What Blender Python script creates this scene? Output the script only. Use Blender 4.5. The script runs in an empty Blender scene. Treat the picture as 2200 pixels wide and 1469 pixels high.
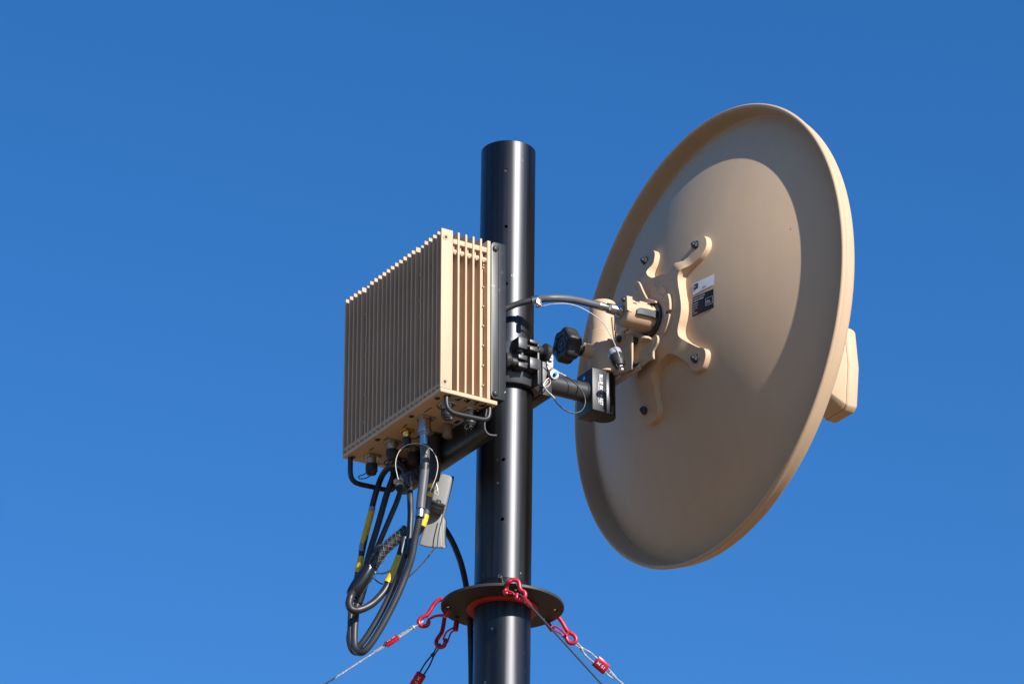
import bpy, bmesh, math, random
from mathutils import Vector, Matrix, Quaternion
from mathutils.geometry import delaunay_2d_cdt
R = math.radians
random.seed(7)
SC = bpy.context.scene
COL = SC.collection

# ---------------------------------------------------------------- camera, sky, sun, exposure
SUN_AZ, SUN_EL = R(40.0), R(28.4)
cd = bpy.data.cameras.new('camera'); cam = bpy.data.objects.new('camera', cd); COL.objects.link(cam)
cam.location = (0.01007, -6.44522, 1.82189)
cam.rotation_euler = (R(90 + 24.8), 0, 0)
cd.sensor_width = 36.0; cd.lens = 36.0 * 9167.0 / 2200.0
cd.clip_start = 0.1; cd.clip_end = 5000
SC.camera = cam

wd = bpy.data.worlds.new('World'); SC.world = wd; wd.use_nodes = True
nt = wd.node_tree; nt.nodes.clear()
sky = nt.nodes.new('ShaderNodeTexSky'); sky.sky_type = 'NISHITA'; sky.sun_disc = False
sky.sun_elevation = SUN_EL; sky.sun_rotation = R(180) - SUN_AZ
sky.altitude = 800; sky.air_density = 1.0; sky.dust_density = 0.15; sky.ozone_density = 4.0
bg = nt.nodes.new('ShaderNodeBackground'); bg.inputs['Strength'].default_value = 0.1075
wo = nt.nodes.new('ShaderNodeOutputWorld')
hs = nt.nodes.new('ShaderNodeHueSaturation'); hs.inputs['Hue'].default_value = 0.506
hs.inputs['Saturation'].default_value = 1.27; hs.inputs['Value'].default_value = 1.0
nt.links.new(sky.outputs[0], hs.inputs['Color']); nt.links.new(hs.outputs[0], bg.inputs[0]); nt.links.new(bg.outputs[0], wo.inputs[0])

sd = bpy.data.lights.new('sun', 'SUN'); sun = bpy.data.objects.new('sun', sd); COL.objects.link(sun)
sd.energy = 5.0; sd.angle = R(0.53); sd.color = (1.0, 0.955, 0.90)
sdir = Vector((math.sin(SUN_AZ) * math.cos(SUN_EL), -math.cos(SUN_AZ) * math.cos(SUN_EL), math.sin(SUN_EL)))
sun.rotation_euler = (-sdir).to_track_quat('-Z', 'Y').to_euler()
sun.location = sdir * 60

SC.view_settings.view_transform = 'Standard'; SC.view_settings.look = 'None'
SC.view_settings.exposure = 0.54; SC.view_settings.gamma = 1.0
SC.view_settings.use_curve_mapping = False

# ---------------------------------------------------------------- frames
FR = {
 'world': Matrix.Identity(4),
 'rig': Matrix.Translation((0.01007, 0, 4.8)) @ Matrix.Rotation(R(31.5), 4, 'Z'),
 'mast': Matrix.Translation((0, 0, 4.8)) @ Matrix.Rotation(R(0.65), 4, 'Y'),
}
FR['dish'] = (FR['rig'] @ Matrix.Translation((.3227, -.0969, .0524)) @ FR['rig'].to_3x3().inverted().to_4x4()
              @ Matrix.Rotation(R(90 - 58.27), 4, 'Z') @ Matrix.Rotation(R(0.98), 4, 'Y'))

# ---------------------------------------------------------------- object helpers
ROOT = {}
def thing(name, label, cat, base=(0, 0, 0), frame='rig', group=None):
    o = bpy.data.objects.new(name, None); COL.objects.link(o)
    o.matrix_world = FR[frame] @ Matrix.Translation(base)
    o.empty_display_size = .02
    o['label'] = label; o['category'] = cat
    if group: o['group'] = group
    ROOT[o.name] = Vector(base)
    return o
def finish(bm, name, mat, smooth=True, ang=38):
    bmesh.ops.recalc_face_normals(bm, faces=bm.faces[:])
    if smooth:
        for f in bm.faces: f.smooth = True
        for e in bm.edges:
            if len(e.link_faces) == 2 and e.calc_face_angle(0) > R(ang): e.smooth = False
    me = bpy.data.meshes.new(name); bm.to_mesh(me); bm.free()
    me.materials.append(mat)
    return me
def obj(name, bm, mat, parent, label=None, smooth=True, ang=38):
    b = ROOT[parent.name]
    for v in bm.verts: v.co -= b
    o = bpy.data.objects.new(name, finish(bm, name, mat, smooth, ang)); COL.objects.link(o)
    o.parent = parent; ROOT[o.name] = b
    if label: o['label'] = label
    return o
def solo(name, bm, mat, label, cat, frame='rig', group=None):
    b = Vector((0, 0, 0))
    for v in bm.verts: b += v.co
    b /= max(1, len(bm.verts))
    for v in bm.verts: v.co -= b
    o = bpy.data.objects.new(name, finish(bm, name, mat)); COL.objects.link(o)
    o.matrix_world = FR[frame] @ Matrix.Translation(b)
    o['label'] = label; o['category'] = cat
    if group: o['group'] = group
    ROOT[o.name] = b
    return o
def cp(o, d, parent=None, rot=None):
    c = o.copy(); COL.objects.link(c); c.parent = parent or o.parent
    c.location = o.location + Vector(d); ROOT[c.name] = ROOT[o.name]
    for ch in o.children:
        k = ch.copy(); COL.objects.link(k); k.parent = c; ROOT[k.name] = ROOT[o.name]
    return c

# ---------------------------------------------------------------- shape helpers
def BM(): return bmesh.new()
def box(bm, a, b, bev=0.0, seg=2):
    r = bmesh.ops.create_cube(bm, size=1.0)
    vs = r['verts']
    for v in vs:
        v.co = Vector([(a[i] + b[i]) / 2 + v.co[i] * (b[i] - a[i]) for i in range(3)])
    if bev:
        es = list({e for v in vs for e in v.link_edges})
        bmesh.ops.bevel(bm, geom=es, offset=bev, segments=seg, affect='EDGES', profile=.5)
    return bm
def frame_of(d):
    d = Vector(d).normalized()
    u = d.orthogonal().normalized(); return d, u, d.cross(u)
def lathe(bm, o, d, prof, n=32, u=None, closed=False):
    """prof: (distance along d, radius); radius 0 closes to a point"""
    o = Vector(o); d = Vector(d).normalized()
    u = Vector(u).normalized() if u is not None else d.orthogonal().normalized(); w = d.cross(u)
    rings = []
    for a, r in prof:
        if r <= 1e-7: rings.append([bm.verts.new(o + d * a)])
        else: rings.append([bm.verts.new(o + d * a + (u * math.cos(2 * math.pi * k / n) + w * math.sin(2 * math.pi * k / n)) * r) for k in range(n)])
    pairs = list(zip(rings, rings[1:]))
    if closed: pairs.append((rings[-1], rings[0]))
    for A, B in pairs:
        for k in range(n):
            k2 = (k + 1) % n
            if len(A) == 1 and len(B) == 1: continue
            if len(A) == 1: bm.faces.new((A[0], B[k], B[k2]))
            elif len(B) == 1: bm.faces.new((A[k], A[k2], B[0]))
            else: bm.faces.new((A[k], A[k2], B[k2], B[k]))
    if not closed:
        for rg in (rings[0], rings[-1]):
            if len(rg) > 2: bm.faces.new(rg)
    return bm
def cyl(bm, p0, p1, r0, r1=None, n=24, bev=0.0, u=None):
    p0, p1 = Vector(p0), Vector(p1); r1 = r0 if r1 is None else r1; L = (p1 - p0).length
    pr = [(0, r0 - bev), (bev, r0), (L - bev, r1), (L, r1 - bev)] if bev else [(0, r0), (L, r1)]
    return lathe(bm, p0, p1 - p0, pr, n, u)
def ball(bm, c, r, n=12):
    k = n // 2
    pr = [(-r * math.cos(math.pi * i / k), r * math.sin(math.pi * i / k)) for i in range(k + 1)]
    pr[0] = (-r, 0); pr[-1] = (r, 0)
    return lathe(bm, c, (0, 0, 1), pr, n)
def smooth_path(pts, k=6):
    P = [Vector(p) for p in pts]
    if len(P) < 3: return P
    out = []
    for i in range(len(P) - 1):
        p0 = P[max(i - 1, 0)]; p1 = P[i]; p2 = P[i + 1]; p3 = P[min(i + 2, len(P) - 1)]
        for j in range(k):
            t = j / k
            out.append(.5 * ((2 * p1) + (p2 - p0) * t + (2 * p0 - 5 * p1 + 4 * p2 - p3) * t * t + (3 * p1 - p0 - 3 * p2 + p3) * t ** 3))
    out.append(P[-1])
    return out
def resample(P, step):
    out = [P[0].copy()]; acc = 0.0
    for a, b in zip(P, P[1:]):
        L = (b - a).length
        if L < 1e-9: continue
        t = step - acc
        while t <= L:
            out.append(a + (b - a) * (t / L)); t += step
        acc = L - (t - step)
    if (out[-1] - P[-1]).length > step * .2: out.append(P[-1].copy())
    return out
def frames(P):
    T = [(P[min(i + 1, len(P) - 1)] - P[max(i - 1, 0)]).normalized() for i in range(len(P))]
    u = T[0].orthogonal().normalized(); out = []
    for i, t in enumerate(T):
        if i: 
            q = T[i - 1].rotation_difference(t); u = q @ u
            u = (u - t * u.dot(t)).normalized()
        out.append((t, u.copy(), t.cross(u)))
    return out
def tube(bm, pts, r, n=12, k=6, raw=False, ribs=None, rf=None, flat=None):
    """round tube along pts; ribs=(pitch, depth) makes a corrugated sleeve; rf(t) scales the radius"""
    P = [Vector(p) for p in pts] if raw else smooth_path(pts, k)
    if ribs: P = resample(P, ribs[0] / 4)
    F = frames(P); rings = []
    for i, (p, (t, u, w)) in enumerate(zip(P, F)):
        rr = r
        if ribs: rr = r - ribs[1] * (0, .55, 1, .55)[i % 4]
        if rf: rr *= rf(i / (len(P) - 1))
        rings.append([bm.verts.new(p + u * math.cos(2 * math.pi * j / n) * rr + w * math.sin(2 * math.pi * j / n) * rr * (flat or 1)) for j in range(n)])
    for A, B in zip(rings, rings[1:]):
        for j in range(n): bm.faces.new((A[j], A[(j + 1) % n], B[(j + 1) % n], B[j]))
    bm.faces.new(rings[0]); bm.faces.new(rings[-1][::-1])
    return bm
def subpath(pts, a, b, k=6):
    P = smooth_path(pts, k); S = [0]
    for p, q in zip(P, P[1:]): S.append(S[-1] + (q - p).length)
    L = S[-1]; P2 = resample(P, L / 400)
    n = len(P2) - 1
    return P2[int(a * n):int(b * n) + 1][::4] + [P2[int(b * n)]]
def rope(bm, pts, r, pitch=.012, strands=3, k=6, n=6, length=None):
    """laid rope: strands twisted round the path"""
    P = resample(smooth_path(pts, k), pitch / 8)
    F = frames(P)
    for s in range(strands):
        Q = []
        for i, (p, (t, u, w)) in enumerate(zip(P, F)):
            a = 2 * math.pi * (i / 8 + s / strands)
            Q.append(p + (u * math.cos(a) + w * math.sin(a)) * r * .5)
        tube(bm, Q, r * .56, n, raw=True)
    return bm
def prism(bm, pts, d):
    """closed outline pts (3-D, planar) extruded by vector d"""
    d = Vector(d)
    A = [bm.verts.new(Vector(p)) for p in pts]; B = [bm.verts.new(Vector(p) + d) for p in pts]
    n = len(A)
    bm.faces.new(A); bm.faces.new(B[::-1])
    for i in range(n): bm.faces.new((A[i], B[i], B[(i + 1) % n], A[(i + 1) % n]))
    return bm
def bevel_all(bm, w, seg=2, ang=30):
    bmesh.ops.recalc_face_normals(bm, faces=bm.faces[:])
    es = [e for e in bm.edges if len(e.link_faces) == 2 and e.calc_face_angle(0) > R(ang)]
    bmesh.ops.bevel(bm, geom=es, offset=w, segments=seg, affect='EDGES', profile=.5)
    return bm
def hexnut(bm, c, d, r, h, dome=False):
    lathe(bm, c, d, [(0, r), (h * .82, r), (h, r * .82)], 6)
    if dome: lathe(bm, Vector(c) + Vector(d).normalized() * h, d, [(-.0002, r * .6), (h * .35, r * .55), (h * .5, 0)], 12)
    return bm
def text_mesh(body, size, align='LEFT', bold=.0):
    cu = bpy.data.curves.new('lettering', 'FONT'); cu.body = body; cu.size = size; cu.align_x = align
    cu.resolution_u = 3; cu.offset = bold
    t = bpy.data.objects.new('lettering', cu); COL.objects.link(t)
    dg = bpy.context.evaluated_depsgraph_get()
    me = bpy.data.meshes.new_from_object(t.evaluated_get(dg))
    bpy.data.objects.remove(t); bpy.data.curves.remove(cu)
    bm = bmesh.new(); bm.from_mesh(me); bpy.data.meshes.remove(me)
    return bm

# ---------------------------------------------------------------- materials
def material(name, col, rough=.5, metal=0.0, var=.06, scale=30.0, bump=.0, bscale=900.0, spec=.5, scuff=None, stretch=None, coat=0.0, rvar=.0, rnd=.0, streak=.0):
    m = bpy.data.materials.new(name); m.use_nodes = True
    N = m.node_tree.nodes; Lk = m.node_tree.links; b = N['Principled BSDF']
    b.inputs['Roughness'].default_value = rough; b.inputs['Metallic'].default_value = metal
    b.inputs['Specular IOR Level'].default_value = spec
    b.inputs['Coat Weight'].default_value = coat; b.inputs['Coat Roughness'].default_value = .36
    tc = N.new('ShaderNodeTexCoord'); mp = N.new('ShaderNodeMapping'); Lk.new(tc.outputs['Object'], mp.inputs[0])
    if stretch: mp.inputs['Scale'].default_value = stretch
    nz = N.new('ShaderNodeTexNoise'); nz.inputs['Scale'].default_value = scale; nz.inputs['Detail'].default_value = 5
    Lk.new(mp.outputs[0], nz.inputs['Vector'])
    mr = N.new('ShaderNodeMapRange'); mr.inputs[1].default_value = .3; mr.inputs[2].default_value = .7
    mr.inputs[3].default_value = 1 - var; mr.inputs[4].default_value = 1 + var
    Lk.new(nz.outputs['Fac'], mr.inputs[0])
    mx = N.new('ShaderNodeMix'); mx.data_type = 'RGBA'; mx.blend_type = 'MULTIPLY'; mx.inputs[0].default_value = 1
    mx.inputs[6].default_value = (*col, 1); Lk.new(mr.outputs[0], mx.inputs[7])
    out = mx.outputs[2]
    if rnd:
        oi = N.new('ShaderNodeObjectInfo'); ro = N.new('ShaderNodeMapRange')
        ro.inputs[3].default_value = 1 - rnd; ro.inputs[4].default_value = 1 + rnd; Lk.new(oi.outputs['Random'], ro.inputs[0])
        mo = N.new('ShaderNodeMix'); mo.data_type = 'RGBA'; mo.blend_type = 'MULTIPLY'; mo.inputs[0].default_value = 1
        Lk.new(out, mo.inputs[6]); Lk.new(ro.outputs[0], mo.inputs[7]); out = mo.outputs[2]
    if streak:
        ms = N.new('ShaderNodeMapping'); ms.inputs['Scale'].default_value = (1, 1, .10); Lk.new(tc.outputs['Object'], ms.inputs[0])
        ns = N.new('ShaderNodeTexNoise'); ns.inputs['Scale'].default_value = 38; ns.inputs['Detail'].default_value = 7; ns.inputs['Roughness'].default_value = .6
        Lk.new(ms.outputs[0], ns.inputs['Vector'])
        rs = N.new('ShaderNodeMapRange'); rs.inputs[1].default_value = .35; rs.inputs[2].default_value = .65
        rs.inputs[3].default_value = 1 - streak; rs.inputs[4].default_value = 1 + streak * .6; Lk.new(ns.outputs['Fac'], rs.inputs[0])
        mk = N.new('ShaderNodeMix'); mk.data_type = 'RGBA'; mk.blend_type = 'MULTIPLY'; mk.inputs[0].default_value = 1
        Lk.new(out, mk.inputs[6]); Lk.new(rs.outputs[0], mk.inputs[7]); out = mk.outputs[2]
    if scuff:
        sc_col, sc_scale, lo, hi = scuff
        n2 = N.new('ShaderNodeTexNoise'); n2.inputs['Scale'].default_value = sc_scale; n2.inputs['Detail'].default_value = 6; n2.inputs['Roughness'].default_value = .65
        Lk.new(tc.outputs['Object'], n2.inputs['Vector'])
        r2 = N.new('ShaderNodeMapRange'); r2.inputs[1].default_value = lo; r2.inputs[2].default_value = hi
        Lk.new(n2.outputs['Fac'], r2.inputs[0])
        m2 = N.new('ShaderNodeMix'); m2.data_type = 'RGBA'; Lk.new(r2.outputs[0], m2.inputs[0])
        Lk.new(out, m2.inputs[6]); m2.inputs[7].default_value = (*sc_col, 1); out = m2.outputs[2]
    Lk.new(out, b.inputs['Base Color'])
    if rvar:
        r3 = N.new('ShaderNodeMapRange'); r3.inputs[1].default_value = .3; r3.inputs[2].default_value = .7
        r3.inputs[3].default_value = max(.02, rough - rvar); r3.inputs[4].default_value = rough + rvar
        Lk.new(nz.outputs['Fac'], r3.inputs[0]); Lk.new(r3.outputs[0], b.inputs['Roughness'])
    if bump:
        n4 = N.new('ShaderNodeTexNoise'); n4.inputs['Scale'].default_value = bscale; n4.inputs['Detail'].default_value = 3
        Lk.new(mp.outputs[0], n4.inputs['Vector'])
        bp = N.new('ShaderNodeBump'); bp.inputs['Strength'].default_value = bump; bp.inputs['Distance'].default_value = .0006
        Lk.new(n4.outputs['Fac'], bp.inputs['Height']); Lk.new(bp.outputs[0], b.inputs['Normal'])
    return m
TAN = (.535, .383, .246)
M = dict(
 tan=material('tan_paint', TAN, .62, var=.045, scale=14, bump=.12, bscale=1400, spec=.35, rvar=.06),
 dish=material('tan_dish_paint', TAN, .60, var=.035, scale=5, streak=.025, rvar=.07, bump=.14, bscale=1300, spec=.35, scuff=((.20, .15, .10), 55, .735, .76)),
 tanfin=material('tan_fin_paint', TAN, .6, var=.05, rnd=.035, streak=.03, scale=22, bump=.1, bscale=1500, spec=.35, scuff=((.42, .36, .30), 80, .71, .75)),
 mast=material('black_anodised_mast', (.036, .037, .041), .40, 1.0, var=.45, scale=90, stretch=(1, 1, .02), spec=.5, rvar=.06, coat=.32, scuff=((.42, .42, .43), 48, .665, .715)),
 inside=material('tube_inside', (.30, .30, .31), .5, .6),
 anod=material('black_anodised_part', (.036, .038, .043), .40, 0.0, var=.15, scale=60, spec=.55, scuff=((.22, .22, .22), 130, .70, .74)),
 anodw=material('worn_black_anodised_block', (.030, .031, .034), .45, 0.0, var=.25, scale=70, spec=.5, scuff=((.5, .5, .5), 170, .68, .73), bump=.2, bscale=700),
 powder=material('black_powder_coat', (.017, .018, .020), .42, 0.0, var=.2, scale=40, spec=.5, scuff=((.50, .49, .47), 120, .675, .73), bump=.12, bscale=600),
 plate=material('dark_plate', (.035, .034, .033), .55, 0.0, var=.1, scale=40, spec=.4),
 plastic=material('black_plastic', (.024, .024, .025), .5, 0, var=.1, scale=60, spec=.45, bump=.15, bscale=900),
 rubber=material('black_cable_jacket', (.020, .020, .021), .42, 0, var=.15, scale=40, spec=.5),
 shrink=material('glossy_heat_shrink', (.010, .011, .014), .22, 0, var=.1, scale=40, spec=.5),
 grey=material('grey_ribbed_jacket', (.028, .029, .032), .46, 0, var=.15, scale=60, spec=.5),
 boot=material('grey_cable_boot', (.085, .09, .10), .45, 0, var=.08, scale=60, spec=.45),
 steel=material('brushed_steel', (.48, .47, .46), .32, 1, var=.15, scale=120, rvar=.08),
 darksteel=material('dull_steel', (.11, .12, .13), .30, 1, var=.12, scale=90),
 silver=material('silver_fitting', (.55, .55, .55), .34, .45, var=.08, scale=90),
 chrome=material('polished_steel', (.62, .61, .60), .20, 1, var=.05, scale=60),
 brass=material('brass', (.65, .43, .14), .28, 1, var=.1, scale=120),
 red=material('red_anodised', (.46, .016, .040), .34, .3, var=.18, scale=90, spec=.5, coat=.15, scuff=((.40, .33, .33), 150, .66, .72), rvar=.08),
 redmatt=material('red_ring_paint', (.42, .030, .035), .5, 0, var=.1, scale=60),
 yellow=material('yellow_tape', (.66, .45, .02), .45, 0, var=.05, scale=40),
 clear=material('pale_tape', (.25, .26, .29), .4, 0, var=.05, scale=40),
 white=material('white_print', (.70, .70, .70), .5, 0, var=.03),
 wlabel=material('white_label', (.72, .72, .72), .5, 0, var=.04, scale=60),
 blabel=material('black_label', (.005, .005, .006), .6, 0, var=.04),
 glabel=material('grey_print', (.045, .05, .07), .5, 0, var=.04),
 emboss=material('embossed_letter_paint', (.46, .36, .255), .62, 0, var=.04),
 bluelabel=material('blue_label', (.20, .25, .50), .4, 0, var=.05),
 blue=material('blue_anodised', (.0, .30, .75), .3, .4, var=.05),
 plasticgrey=material('grey_plastic_case', (.225, .228, .220), .5, 0, var=.04, scale=30, spec=.4),
 ropew=material('silver_rope', (.36, .36, .355), .45, .1, var=.35, scale=300),
 roped=material('dark_rope', (.045, .047, .052), .6, 0, var=.3, scale=300),
 meshwire=material('dull_wire', (.16, .155, .145), .5, .3),
 wire=material('steel_wire', (.50, .48, .44), .45, .3, var=.1, scale=100),
 taupe=material('taupe_plug', (.24, .20, .165), .55, 0, var=.06, scale=40),
 dirt=material('dry_ground', (.20, .130, .074), .95, 0, var=.25, scale=.35, spec=.1, bump=.0),
)

# ---------------------------------------------------------------- ground
bm = BM(); bmesh.ops.create_grid(bm, x_segments=40, y_segments=40, size=1500)
g = bpy.data.objects.new('ground', finish(bm, 'ground', M['dirt'])); COL.objects.link(g)
g['kind'] = 'structure'

# ================================================================ MAST
RM = .0462
mast = thing('mast', 'tall black anodised tubular mast with small bolt holes and a round guy plate', 'mast', (0, 0, -4.79), 'mast')
ztop = 0.3541
zfl = -0.4740      # lower face of guy plate
holes = [(-0.0027,-0.046,0.2968), (-0.002,-0.046,0.1919), (-0.0006,-0.046,0.0857), (-0.0017,-0.046,-0.2317), (-0.002,-0.046,-0.3367)]
# outer skin with real holes: cut by boolean
bm = BM()
lathe(bm, (0, 0, 0), (0, 0, 1), [(-4.79, RM), (zfl - .012, RM), (zfl + .03, RM), (ztop - .0008, RM), (ztop, RM - .0008), (ztop, RM - .0042), (-4.79, RM - .0042)], 128, closed=True)
tubeo = obj('mast_tube', bm, M['mast'], mast, ang=30)
tubeo.data.materials.append(M['inside'])
bmc = BM()
for h in holes:
    hx = h[0]
    cyl(bmc, (hx, -.08, h[2] + 4.79), (hx * .9, 0.08, h[2] + 4.79), .0034, n=20)
cutme = finish(bmc, 'hole_cut', M['inside'], False)
cuto = bpy.data.objects.new('hole_cut', cutme); COL.objects.link(cuto); cuto.parent = mast
md = tubeo.modifiers.new('holes', 'BOOLEAN'); md.operation = 'DIFFERENCE'; md.object = cuto; md.solver = 'EXACT'
bpy.context.view_layer.update()
dg = bpy.context.evaluated_depsgraph_get()
nm = bpy.data.meshes.new_from_object(tubeo.evaluated_get(dg))
tubeo.modifiers.clear(); tubeo.data = nm
bpy.data.objects.remove(cuto)
# collar, plate, ring, pin
bm = BM(); lathe(bm, (0, 0, 0), (0, 0, 1), [(zfl + .0055, RM + .0004), (zfl + .0055, .0492), (zfl + .034, .0486), (zfl + .0355, .0478), (zfl + .0355, RM + .0004)], 96, closed=True)
obj('collar', bm, M['mast'], mast)
bm = BM(); lathe(bm, (0, 0, 0), (0, 0, 1), [(zfl, RM + .0006), (zfl, .0992), (zfl + .0006, .0998), (zfl + .0046, .0998), (zfl + .0052, .0992), (zfl + .0052, RM + .0006)], 128, closed=True)
plate = obj('guy_plate', bm, M['plate'], mast)
hz = [(3.5, .0866), (35, .0835), (151, .0835), (181, .0866), (277, .0835), (286, .0835), (66, .0835), (120, .0866)]
bmc = BM()
for a, r in hz:
    c = Vector((math.cos(R(a)) * r, math.sin(R(a)) * r, zfl + 4.79))
    cyl(bmc, c - Vector((0, 0, .02)), c + Vector((0, 0, .02)), .0042, n=16)
cuto = bpy.data.objects.new('hole_cut', finish(bmc, 'hole_cut', M['inside'], False)); COL.objects.link(cuto); cuto.parent = mast
md = plate.modifiers.new('holes', 'BOOLEAN'); md.operation = 'DIFFERENCE'; md.object = cuto; md.solver = 'EXACT'
bpy.context.view_layer.update()
dg = bpy.context.evaluated_depsgraph_get()
nm = bpy.data.meshes.new_from_object(plate.evaluated_get(dg)); plate.modifiers.clear(); plate.data = nm
bpy.data.objects.remove(cuto)
bm = BM(); lathe(bm, (0, 0, 0), (0, 0, 1), [(zfl - .005, RM + .0006), (zfl - .005, .0575), (zfl - .0045, .058), (zfl - .0004, .058), (zfl - .0004, RM + .0006)], 96, closed=True)
obj('spacer_ring', bm, M['redmatt'], mast, 'red ring under the guy plate')
pz = zfl + .028
bm = BM(); cyl(bm, (-.002, -.046, pz - .004), (-.0045, -.066, pz + .002), .0036, n=18, bev=.0006)
pin = obj('spring_pin', bm, M['steel'], mast)
bm = BM(); cyl(bm, (-.0044, -.0658, pz + .002), (-.0046, -.0665, pz + .0022), .0017, n=14)
obj('pin_bore', bm, M['blabel'], pin)

# ================================================================ RADIO UNIT (finned tan box)
XO, XB, Y0, Y1, ZB, ZT = -.2316, -.1445, -.16, .1562, -.205, .0842
ru = thing('radio_unit', 'tan finned radio box with cable sockets underneath, bolted beside the mast', 'radio unit', (XO, Y0, ZB))
bm = BM(); box(bm, (-.2085, -.1395, -.1975), (-.1445, .1555, .062), .0015)
obj('body', bm, M['tanfin'], ru)
bm = BM(); box(bm, (-.2085, -.1585, .0625), (-.1450, .1555, .0715), .0008)
obj('top_cover', bm, M['tanfin'], ru)
# base plate with connector face
bm = BM(); box(bm, (XO, Y0 - .0006, ZB), (-.1255, Y1 + .001, ZB + .0072), .0014)
obj('base_plate', bm, M['tanfin'], ru)
# corner post and back plate
bm = BM(); box(bm, (XO, Y0, ZB + .0075), (-.2100, Y0 + .0042, ZT + .0003), .0007)
post = obj('corner_post', bm, M['tanfin'], ru)
for px in [(-0.2235,-0.16,0.0695), (-0.2234,-0.16,-0.1864)]:
    bm = BM(); lathe(bm, (px[0], Y0 - .0003, px[2]), (0, -1, 0), [(0, .0052), (.0005, .0052), (.0005, .0046), (.0001, .0044)], 24)
    ins = obj('thread_insert', bm, M['tanfin'], post)
    bm = BM(); cyl(bm, (px[0], Y0 - .0001, px[2]), (px[0], Y0 - .0007, px[2]), .0028, n=18)
    obj('screw_hole', bm, M['blabel'], post)
bm = BM(); box(bm, (XB, Y0 + .0005, ZB + .0075), (-.1385, Y1, ZT), .0006)
obj('back_plate', bm, M['tanfin'], ru)
# front fins (normals along Y): one fin, copied
fp = (Y1 - .0015 - Y0) / 23
def fin_bm(x0):
    b = BM(); box(b, (x0, Y0 + fp, ZB + .0074), (-.2060, Y0 + fp + .0030, ZT), .0004, 1); return b
fin = obj('cooling_fin', fin_bm(XO + .0004), M['tanfin'], ru, smooth=False)
fin2 = obj('cooling_fin', fin_bm(XO + .0022), M['tanfin'], ru, smooth=False)
fin2.location = (0, 4 * fp, -.0022)
for i in range(2, 24):
    if i == 5: continue
    if i == 18: cp(fin2, (0, 13 * fp, 0)); continue
    cp(fin, (random.uniform(-.0001, .0001), (i - 1) * fp, random.uniform(-.0003, .0003)))
bm = BM(); cyl(bm, (-.2262, Y0 + .004, ZB + .0150), (-.2262, Y1 - .001, ZB + .0150), .0046, n=16)
obj('fin_rod', bm, M['tanfin'], ru)
# screw bosses on the recessed fins
for zz in (.03, -.018, -.045, -.115, -.165):
    for q in (18, 5):
        bm = BM(); cyl(bm, (XO + .0016, Y0 + q * fp + .0016, zz), (XO + .0026, Y0 + q * fp + .0016, zz), .0026, n=14)
        obj('fin_rivet', bm, M['tanfin'], ru)
# side fins (normals along X)
def sfin(x):
    b = BM(); box(b, (x - .0018, Y0, ZB + .0074), (x + .0018, Y0 + .0212, ZT), .0004, 1); return b
xs = [-.1990, -.1848, -.1710, -.1568]
sf = obj('side_fin', sfin(xs[0]), M['tanfin'], ru, smooth=False)
for x in xs[1:]: cp(sf, (x - xs[0], 0, 0))
bm = BM(); cyl(bm, (-.2100, Y0 + .0075, .0505), (XB - .0002, Y0 + .0075, .0505), .0048, n=18)
obj('side_rod', bm, M['tanfin'], ru)
cells = [(-.2046, 0), (-.1919, 0), (-.1779, 0), (-.1639, 0), (-.1508, 0)]
for x, _ in cells:
    bm = BM(); cyl(bm, (x, Y0 + .0075, .0545), (x, Y0 + .0075, .064), .0014, n=10)
    ball(bm, (x, Y0 + .0035, .0455), .0018, 10)
    obj('rod_pin', bm, M['tanfin'], ru)
# shallow floor of the last groove with studs
bm = BM(); box(bm, (-.1553, Y0 + .0125, ZB + .0075), (XB - .0002, Y0 + .032, .045))
obj('groove_floor', bm, M['tanfin'], ru, smooth=False)
st = None
for z in (.0405, .0355, .0008, -.0335, -.0685, -.1035, -.1385, -.1735):
    if st is None:
        bm = BM(); lathe(bm, (-.1493, Y0 + .0127, z), (0, -1, 0), [(0, .0014), (.0075, .0014), (.0085, .0012), (.009, 0)], 12)
        st = obj('stud', bm, M['tanfin'], ru); z0 = z
    else: cp(st, (0, 0, z - z0))
# carrying handles
hn = [(-0.2147,-0.15,-0.1988),(-0.2147,-0.15,-0.2069),(-0.2145,-0.15,-0.2158),(-0.2127,-0.15,-0.2242),(-0.2066,-0.15,-0.2301),(-0.1962,-0.15,-0.2322),(-0.1789,-0.15,-0.2319),(-0.1529,-0.15,-0.2312),(-0.1425,-0.15,-0.2296),(-0.1365,-0.15,-0.2245),(-0.1345,-0.15,-0.2159),(-0.1345,-0.15,-0.2045),(-0.1345,-0.15,-0.1963)]
bm = BM(); tube(bm, hn, .0041, 14)
obj('handle', bm, M['powder'], ru)
hf = [(-0.2225,0.146,-0.2059),(-0.2222,0.146,-0.22),(-0.222,0.146,-0.2316),(-0.2198,0.146,-0.241),(-0.2136,0.146,-0.2471),(-0.203,0.146,-0.2489),(-0.1845,0.146,-0.2486),(-0.1607,0.146,-0.2483),(-0.1448,0.146,-0.2461),(-0.1395,0.146,-0.2391),(-0.1387,0.146,-0.2306),(-0.1389,0.146,-0.2198),(-0.139,0.146,-0.2131)]
bm = BM(); tube(bm, hf, .0043, 14)
obj('handle', bm, M['powder'], ru)
# screws in the underside
scr = None
for p in [(-.2222, -.1346), (-.2214, -.0514), (-.2208, .0589), (-.2193, .1431), (-.1289, -.0509), (-.1285, .10)]:
    if scr is None:
        bm = BM(); lathe(bm, (p[0], p[1], ZB - .0001), (0, 0, -1), [(0, .0046), (.0008, .0046), (.0014, .0040), (.0014, .0018), (.0004, .0016)], 20)
        scr = obj('cap_screw', bm, M['anod'], ru); s0 = p
    else: cp(scr, (p[0] - s0[0], p[1] - s0[1], 0))
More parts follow.
